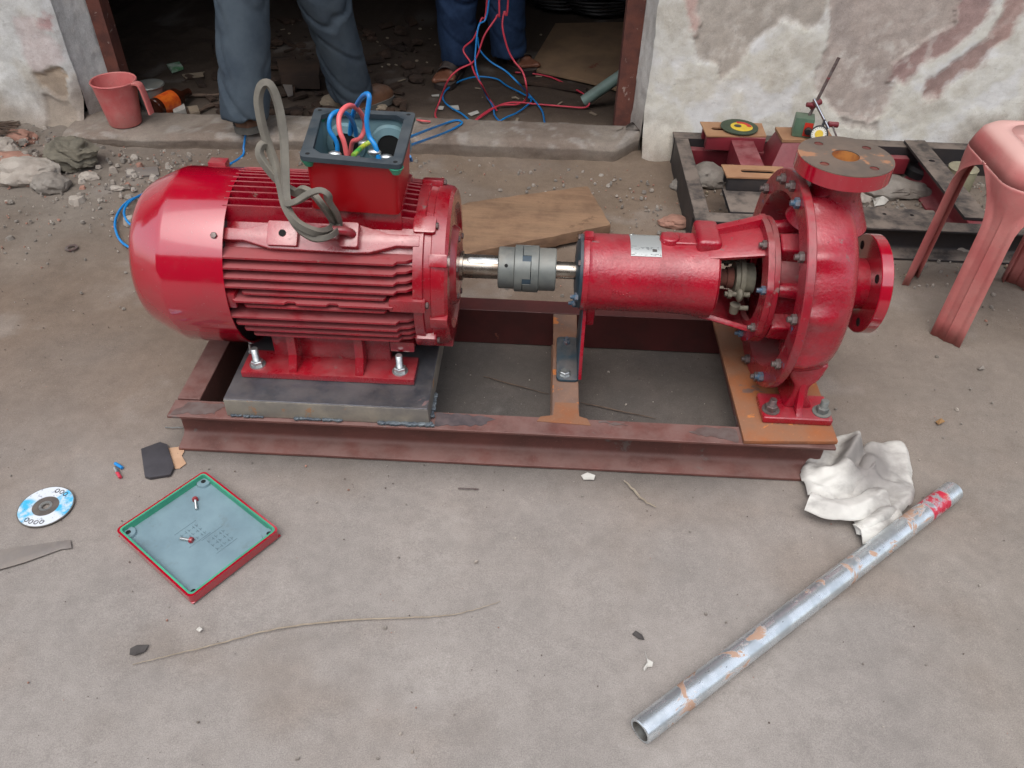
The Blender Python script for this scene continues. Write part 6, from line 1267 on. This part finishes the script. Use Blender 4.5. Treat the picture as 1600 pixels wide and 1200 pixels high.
rock('stone', 'stone_grey', 1385, 300, 0.08, (1.5, 0.8, 0.4), 'flat grey stone slab inside the spare frame', 'stone', 8.8)
rock('stone', 'stone', 1500, 392, 0.035, (1.3, 0.8, 0.5), 'pale stone in front of the spare frame beside the stool', 'stone', 5.1)
rock('stone', 'stone', 1450, 388, 0.022, (1.4, 0.8, 0.4), 'small pale stone in front of the spare frame', 'stone', 6.1)
rock('brick_piece', 'brick_bit', 35, 222, 0.040, (1.25, 0.8, 0.7), 'rounded piece of orange brick below the broom', 'brick', 5.0, 0.01)
rock('dark_lump', 'litter', 78, 252, 0.030, (1.2, 0.8, 0.5), 'dark reddish lump beside the crumpled cloth', 'lump', 7.0)
# crumpled cloth
c = P(118, 262, z=0.0); b = MB()
def fn(q):
    w = q.x * 2.2 + q.z * 3.2 + 0.8 * noise.noise(q * 1.6); return 1 + 0.10 * math.sin(w * 3.3) + 0.14 * noise.noise(q * 2.1) + 0.05 * math.sin(w * 8 + 3 * noise.noise(q * 4))
b.ball((c.x, c.y, 0.045), 0.075, 5, (1.05, 0.8, 0.72), fn); single('crumpled_cloth', b, 'rag_green', 'crumpled grey-green cloth lump on the ground below the pink mug', 'cloth', smooth=60)
# broom head
bt = thing('broom', 'bundle of dry broom straws at the foot of the left wall', 'broom', P(-20, 200, z=0.03)); random.seed(11)
for i in range(46):
    p = P(-60 + random.uniform(-6, 6), 205 + random.uniform(-14, 10), z=0.045 + random.uniform(0, 0.03)); q = P(30 + random.uniform(-10, 4), 200 + random.uniform(-12, 10), z=0.03 + random.uniform(0, 0.03)); b = MB(); b.cyl(p, q, 0.0022, 0.001, 5); b.build('bristle', 'twig', bt)
# doorway things
pg = P(912, 158, z=0.03); pg2 = P(985, 108, z=0.16); pt = thing('grey_pipe', 'grey-green plastic pipe propped beside the right door frame', 'pipe', (pg.x, pg.y, 0)); d = (pg2 - pg).normalized(); mx = Matrix.Translation(pg) @ d.to_track_quat('X', 'Z').to_matrix().to_4x4()
b = MB(); b.rev([(0, 0.014), (0, 0.022), (0.6, 0.022), (0.6, 0.014)], 24, mx, close=True); b.build('pipe_wall', 'pipe_grey', pt)
slab_thing('cardboard_sheet', 'cardboard', [(868, 36), (990, 34), (972, 140), (918, 126), (826, 106)], 0.012, 'dirty brown cardboard sheet lying in the doorway behind the grey pipe', 'cardboard', z=0.01)
slab_thing('wood_batten', 'litter', [(812, 118), (918, 134), (916, 140), (810, 124)], 0.016, 'thin dark batten along the edge of the cardboard sheet', 'batten', z=0.005)
slab_thing('paper_scrap', 'white_paper', [(683, 165), (694, 166), (692, 171), (682, 170)], 0.002, 'left pale scrap on the doorway floor near the sandalled foot', 'paper', z=0.004)
slab_thing('paper_scrap', 'white_paper', [(702, 165), (716, 164), (718, 171), (706, 171)], 0.002, 'middle pale scrap on the doorway floor below the sandalled foot', 'paper', z=0.004)
slab_thing('paper_scrap', 'white_paper', [(731, 177), (746, 172), (749, 176), (736, 181)], 0.002, 'brightest white scrap on the doorway floor beside the wires', 'paper', z=0.004)
slab_thing('paper_scrap', 'white_paper', [(674, 148), (686, 147), (686, 150), (675, 150)], 0.002, 'small far pale scrap on the doorway floor', 'paper', z=0.004)
c = P(243, 178, z=0.02); bt = thing('amber_bottle', 'dark amber bottle with orange label lying behind the pink mug', 'bottle', (c.x, c.y, 0.0), R(70))
b = MB(); b.rev([(0.0, 0.002), (0.0, 0.034), (0.003, 0.037), (0.12, 0.037), (0.15, 0.016), (0.19, 0.014), (0.19, 0.002)], 28, Matrix.Translation(V((0, 0, 0.037)))); b.build('bottle_glass', 'bottle', bt, local=True)
b = MB(); b.rev([(0.02, 0.0374), (0.10, 0.0374)], 28, Matrix.Translation(V((0, 0, 0.037))), cap=False); b.build('label_band', 'orange_label', bt, local=True)
b = MB(); c = P(233, 133, z=0.09); b.rev([(0, 0.002), (0, 0.05), (0.006, 0.055), (0.01, 0.052), (0.012, 0.002)], 28, Matrix.Translation(V((c.x, c.y, 0.085))) @ YU); b.cyl((c.x, c.y, 0.0), (c.x, c.y, 0.086), 0.045, 0.05, 24); single('tin_can', b, 'grey_iron', 'dull tin with a lid in the shade just inside the door behind the mug', 'tin')
slab_thing('wrapper', 'green_pack', [(260, 100), (280, 96), (286, 104), (268, 110)], 0.012, 'green and white wrapper in the dark doorway', 'wrapper', z=0.02)
slab_thing('paper_scrap', 'litter_pale', [(284, 116), (316, 112), (318, 118), (290, 121)], 0.006, 'pale strip of litter in the dark left of the doorway', 'scrap', z=0.01)
slab_thing('paper_scrap', 'white_paper', [(266, 162), (286, 157), (290, 170), (272, 176)], 0.02, 'crumpled white scrap behind the bottle with the orange label', 'scrap', z=0.004)
slab_thing('stone', 'litter_pale', [(293, 166), (308, 164), (312, 174), (298, 178)], 0.02, 'flat tan stone chip right of the orange labelled bottle', 'stone', z=0.004)
slab_thing('sheet_scrap', 'strip_grey', [(440, 102), (448, 106), (462, 122), (456, 128), (458, 148), (450, 150), (441, 130)], 0.005, 'grey torn metal sheet standing between the two trouser legs', 'scrap', z=0.02)
slab_thing('board', 'litter', [(432, 92), (500, 94), (498, 120), (438, 118)], 0.05, 'dark board behind the trouser legs', 'board', z=0.01)
slab_thing('brown_board', 'litter', [(330, 66), (350, 64), (352, 96), (342, 97)], 0.02, 'brown board end left of the slate trousers', 'board', z=0.02)
stick('stick', 'twig', [(205, 160), (270, 152), (350, 148)], 0.010, 'dark stick on the floor left of the slate trousers', 'stick')
stick('stick', 'twig', [(300, 178), (330, 165), (356, 158)], 0.008, 'short dark stick beside the boot on the sill', 'stick')
stick('stick', 'twig', [(430, 215), (452, 216), (476, 220)], 0.010, 'dark rounded rod end on the sill beside the terminal box', 'rod')
rock('dark_lump', 'litter_pale', 528, 166, 0.05, (1.2, 0.8, 0.6), 'tan lump on the floor behind the terminal box', 'lump', 4.4)
rock('stone', 'litter_pale', 594, 172, 0.024, (1.2, 0.8, 0.6), 'pale chip on the floor behind the terminal box corner', 'stone', 1.4)
random.seed(21)
def litter(name, mat, n_, reg, smin, smax, label):
    b = MB()
    for i in range(n_):
        x = random.uniform(reg[0], reg[1]); y = reg[2] + (reg[3] - reg[2]) * random.random() ** 1.2; s_ = random.uniform(smin, smax)
        if random.random() < 0.55:
            mx = Matrix.Translation(V((x, y, s_ * 0.25))) @ Matrix.Rotation(random.uniform(0, 6.3), 4, 'Z') @ Matrix.Rotation(random.uniform(-0.5, 0.5), 4, 'X'); b.box(-s_ * random.uniform(0.5, 1.6), s_, -s_ * 0.4, s_ * 0.4, -s_ * 0.15, s_ * 0.15, mx)
        else: b.ball((x, y, s_ * 0.3), s_ * 0.6, 1, (1.3, 1, 0.7), lambda q: 1 + 0.3 * noise.noise(q * 2 + V((i, 0, 0))))
    o = b.build(name, mat, smooth=25); tag(o, label, None, None, 'stuff')
litter('litter', 'litter', 190, (-1.42, -0.45, 1.46, 2.7), 0.008, 0.05, 'dark litter heaped on the workshop floor')
litter('litter', 'litter_pale', 90, (-1.42, 0.25, 1.42, 2.6), 0.003, 0.014, 'pale chips scattered on the workshop floor')
# coils of old cable far back
for i, (px, py, lab) in enumerate(((880, 12, 'dark coil of cable at the back of the doorway'), (940, 20, 'second dark coil of cable behind the cardboard'))):
    c = P(px, py, z=0.02); b = MB(); pts = []
    for k in range(60): a = k * 0.42; r_ = 0.2 + 0.02 * math.sin(k * 1.3); pts.append((c.x + r_ * math.cos(a), c.y + 0.1 + r_ * 0.8 * math.sin(a), 0.02 + 0.001 * k))
    b.tube(spline(pts, 3), 0.007, 6); single('cable_coil', b, 'black_plastic', lab, 'cable')
# ---- gravel and chips on the yard (uncountable)
def gravel(name, mat, n_, smin, smax, label, dens, seed):
    random.seed(seed); b = MB(); k = 0; tries = 0
    base = [V((math.cos(a), math.sin(a), 0)) for a in (0, 1.1, 2.2, 3.2, 4.3, 5.3)]
    while k < n_ and tries < n_ * 60:
        tries += 1; x = random.uniform(-2.1, 2.1); y = random.uniform(-1.05, 1.3)
        if random.random() > dens(x, y): continue
        s_ = smin + (smax - smin) * random.random() ** 3 * (0.42 + 0.58 * sstep(-0.1, 0.7, y)); a0 = random.uniform(0, 6.3); k += 1; z0 = 0.0015 if y < 0.6 else 0.004
        if x < -1.2 and y > 0.7: z0 += 0.025 * sstep(-1.2, -1.7, x) * sstep(0.7, 1.2, y)
        el = random.uniform(0.5, 1.0); hh = s_ * random.uniform(0.35, 0.8); vs = []
        for q in base: t = random.uniform(0.75, 1.15); u, w = q.x * s_ * t, q.y * s_ * t * el; vs.append((x + u * math.cos(a0) - w * math.sin(a0), y + u * math.sin(a0) + w * math.cos(a0), z0 - s_ * 0.3))
        vs += [(vx + (x - vx) * random.uniform(0.1, 0.5), vy + (y - vy) * random.uniform(0.1, 0.5), z0 + hh * random.uniform(0.7, 1.1)) for vx, vy, _ in vs]
        b.add(vs, [tuple(range(6, 12))] + [(i, (i + 1) % 6, (i + 1) % 6 + 6, i + 6) for i in range(6)])
    o = b.build(name, mat, smooth=0); tag(o, label, None, None, 'stuff')
def d_back(x, y):
    d = 0.025 + 0.975 * sstep(0.25, 1.1, y) * (0.35 + 0.65 * sstep(-0.3, -1.2, x) + 0.5 * sstep(0.3, 0.6, x)); 
    if -0.24 < y < -0.1 and False: d = 1
    n_ = noise.noise(V((x * 3, y * 3, 0))); return max(0, min(1, d * (0.55 + 1.1 * n_)))
def d_front(x, y):
    d = 0.22
    if -0.36 < y < -0.24 and -0.75 < x < 0.7: d = 1.0
    if -0.2 < y < 0.17 and -0.2 < x < 0.47: d = 0.8
    n_ = noise.noise(V((x * 5, y * 5, 4))); return max(0, min(1, d * (0.6 + 1.0 * n_)))
gravel('gravel', 'stone', 2000, 0.0010, 0.0090, 'pale chips scattered over the back of the yard', d_back, 31)
gravel('gravel', 'stone_grey', 2600, 0.0012, 0.0085, 'grey grit scattered over the yard', d_back, 32)
gravel('gravel', 'grit_dark', 1100, 0.0008, 0.0036, 'dark grit scattered over the yard', d_front, 33)
gravel('gravel', 'brick_bit', 1400, 0.0010, 0.0055, 'tan grit scattered over the yard', d_back, 34)
gravel('gravel', 'stone', 420, 0.0008, 0.0034, 'tiny pale chips on the front of the yard', d_front, 35)
def d_rub(x, y): return sstep(-1.0, -1.5, x) * sstep(0.45, 0.9, y) * max(0, 0.6 + noise.noise(V((x * 4, y * 4, 9))))
gravel('rubble', 'stone', 90, 0.004, 0.024, 'pale rubble heaped at the foot of the left wall', d_rub, 41)
gravel('rubble', 'stone_grey', 110, 0.004, 0.018, 'grey rubble heaped at the foot of the left wall', d_rub, 42)
gravel('rubble', 'brick_bit', 60, 0.004, 0.016, 'brick rubble heaped at the foot of the left wall', d_rub, 43)
def d_fr(x, y): return 1.0 if (0.55 < x < 1.55 and 0.72 < y < 1.2) or (0.3 < x < 1.6 and 0.5 < y < 0.64) else 0.0
gravel('rubble', 'stone_grey', 160, 0.003, 0.018, 'rubble lying in and before the spare frame', d_fr, 44)
gravel('rubble', 'litter_pale', 90, 0.003, 0.014, 'pale litter lying in and before the spare frame', d_fr, 45)
# rubbish inside the spare frame and leaves
leafy('leaf', 'leaf', [(1398, 300), (1410, 285), (1424, 292), (1422, 305), (1408, 306)], 'curled tan leaf inside the spare frame', 'leaf', 0.03)
leafy('leaf', 'paper', [(1330, 300), (1350, 294), (1348, 312), (1340, 322), (1334, 312)], 'pale torn leaf right of the discharge neck', 'leaf', 0.02)
leafy('paper_scrap', 'white_paper', [(1364, 308), (1384, 300), (1392, 310), (1382, 320), (1366, 322)], 'white paper scrap inside the spare frame behind the discharge flange', 'paper', 0.02)
leafy('paper_scrap', 'green_pack', [(1360, 294), (1390, 284), (1392, 296), (1372, 302)], 'green and white scrap behind the rim of the discharge flange', 'paper', 0.02)
leafy('leaf', 'dark_leaf', [(1476, 224), (1484, 218), (1486, 224), (1480, 230)], 'small dark leaf on the far rail of the spare frame', 'leaf', 0.12)
stick('twig', 'straw', [(1440, 386), (1462, 392), (1490, 396)], 0.003, 'thin pale straw in front of the spare frame', 'straw')
leafy('leaf', 'leaf', [(1462, 658), (1470, 654), (1476, 660), (1466, 664)], 'tiny tan leaf chip right of the pump', 'leaf')
leafy('stone_chip', 'stone_grey', [(1528, 574), (1536, 572), (1538, 577), (1530, 578)], 'dark stone chip right of the pump below the stool', 'chip')
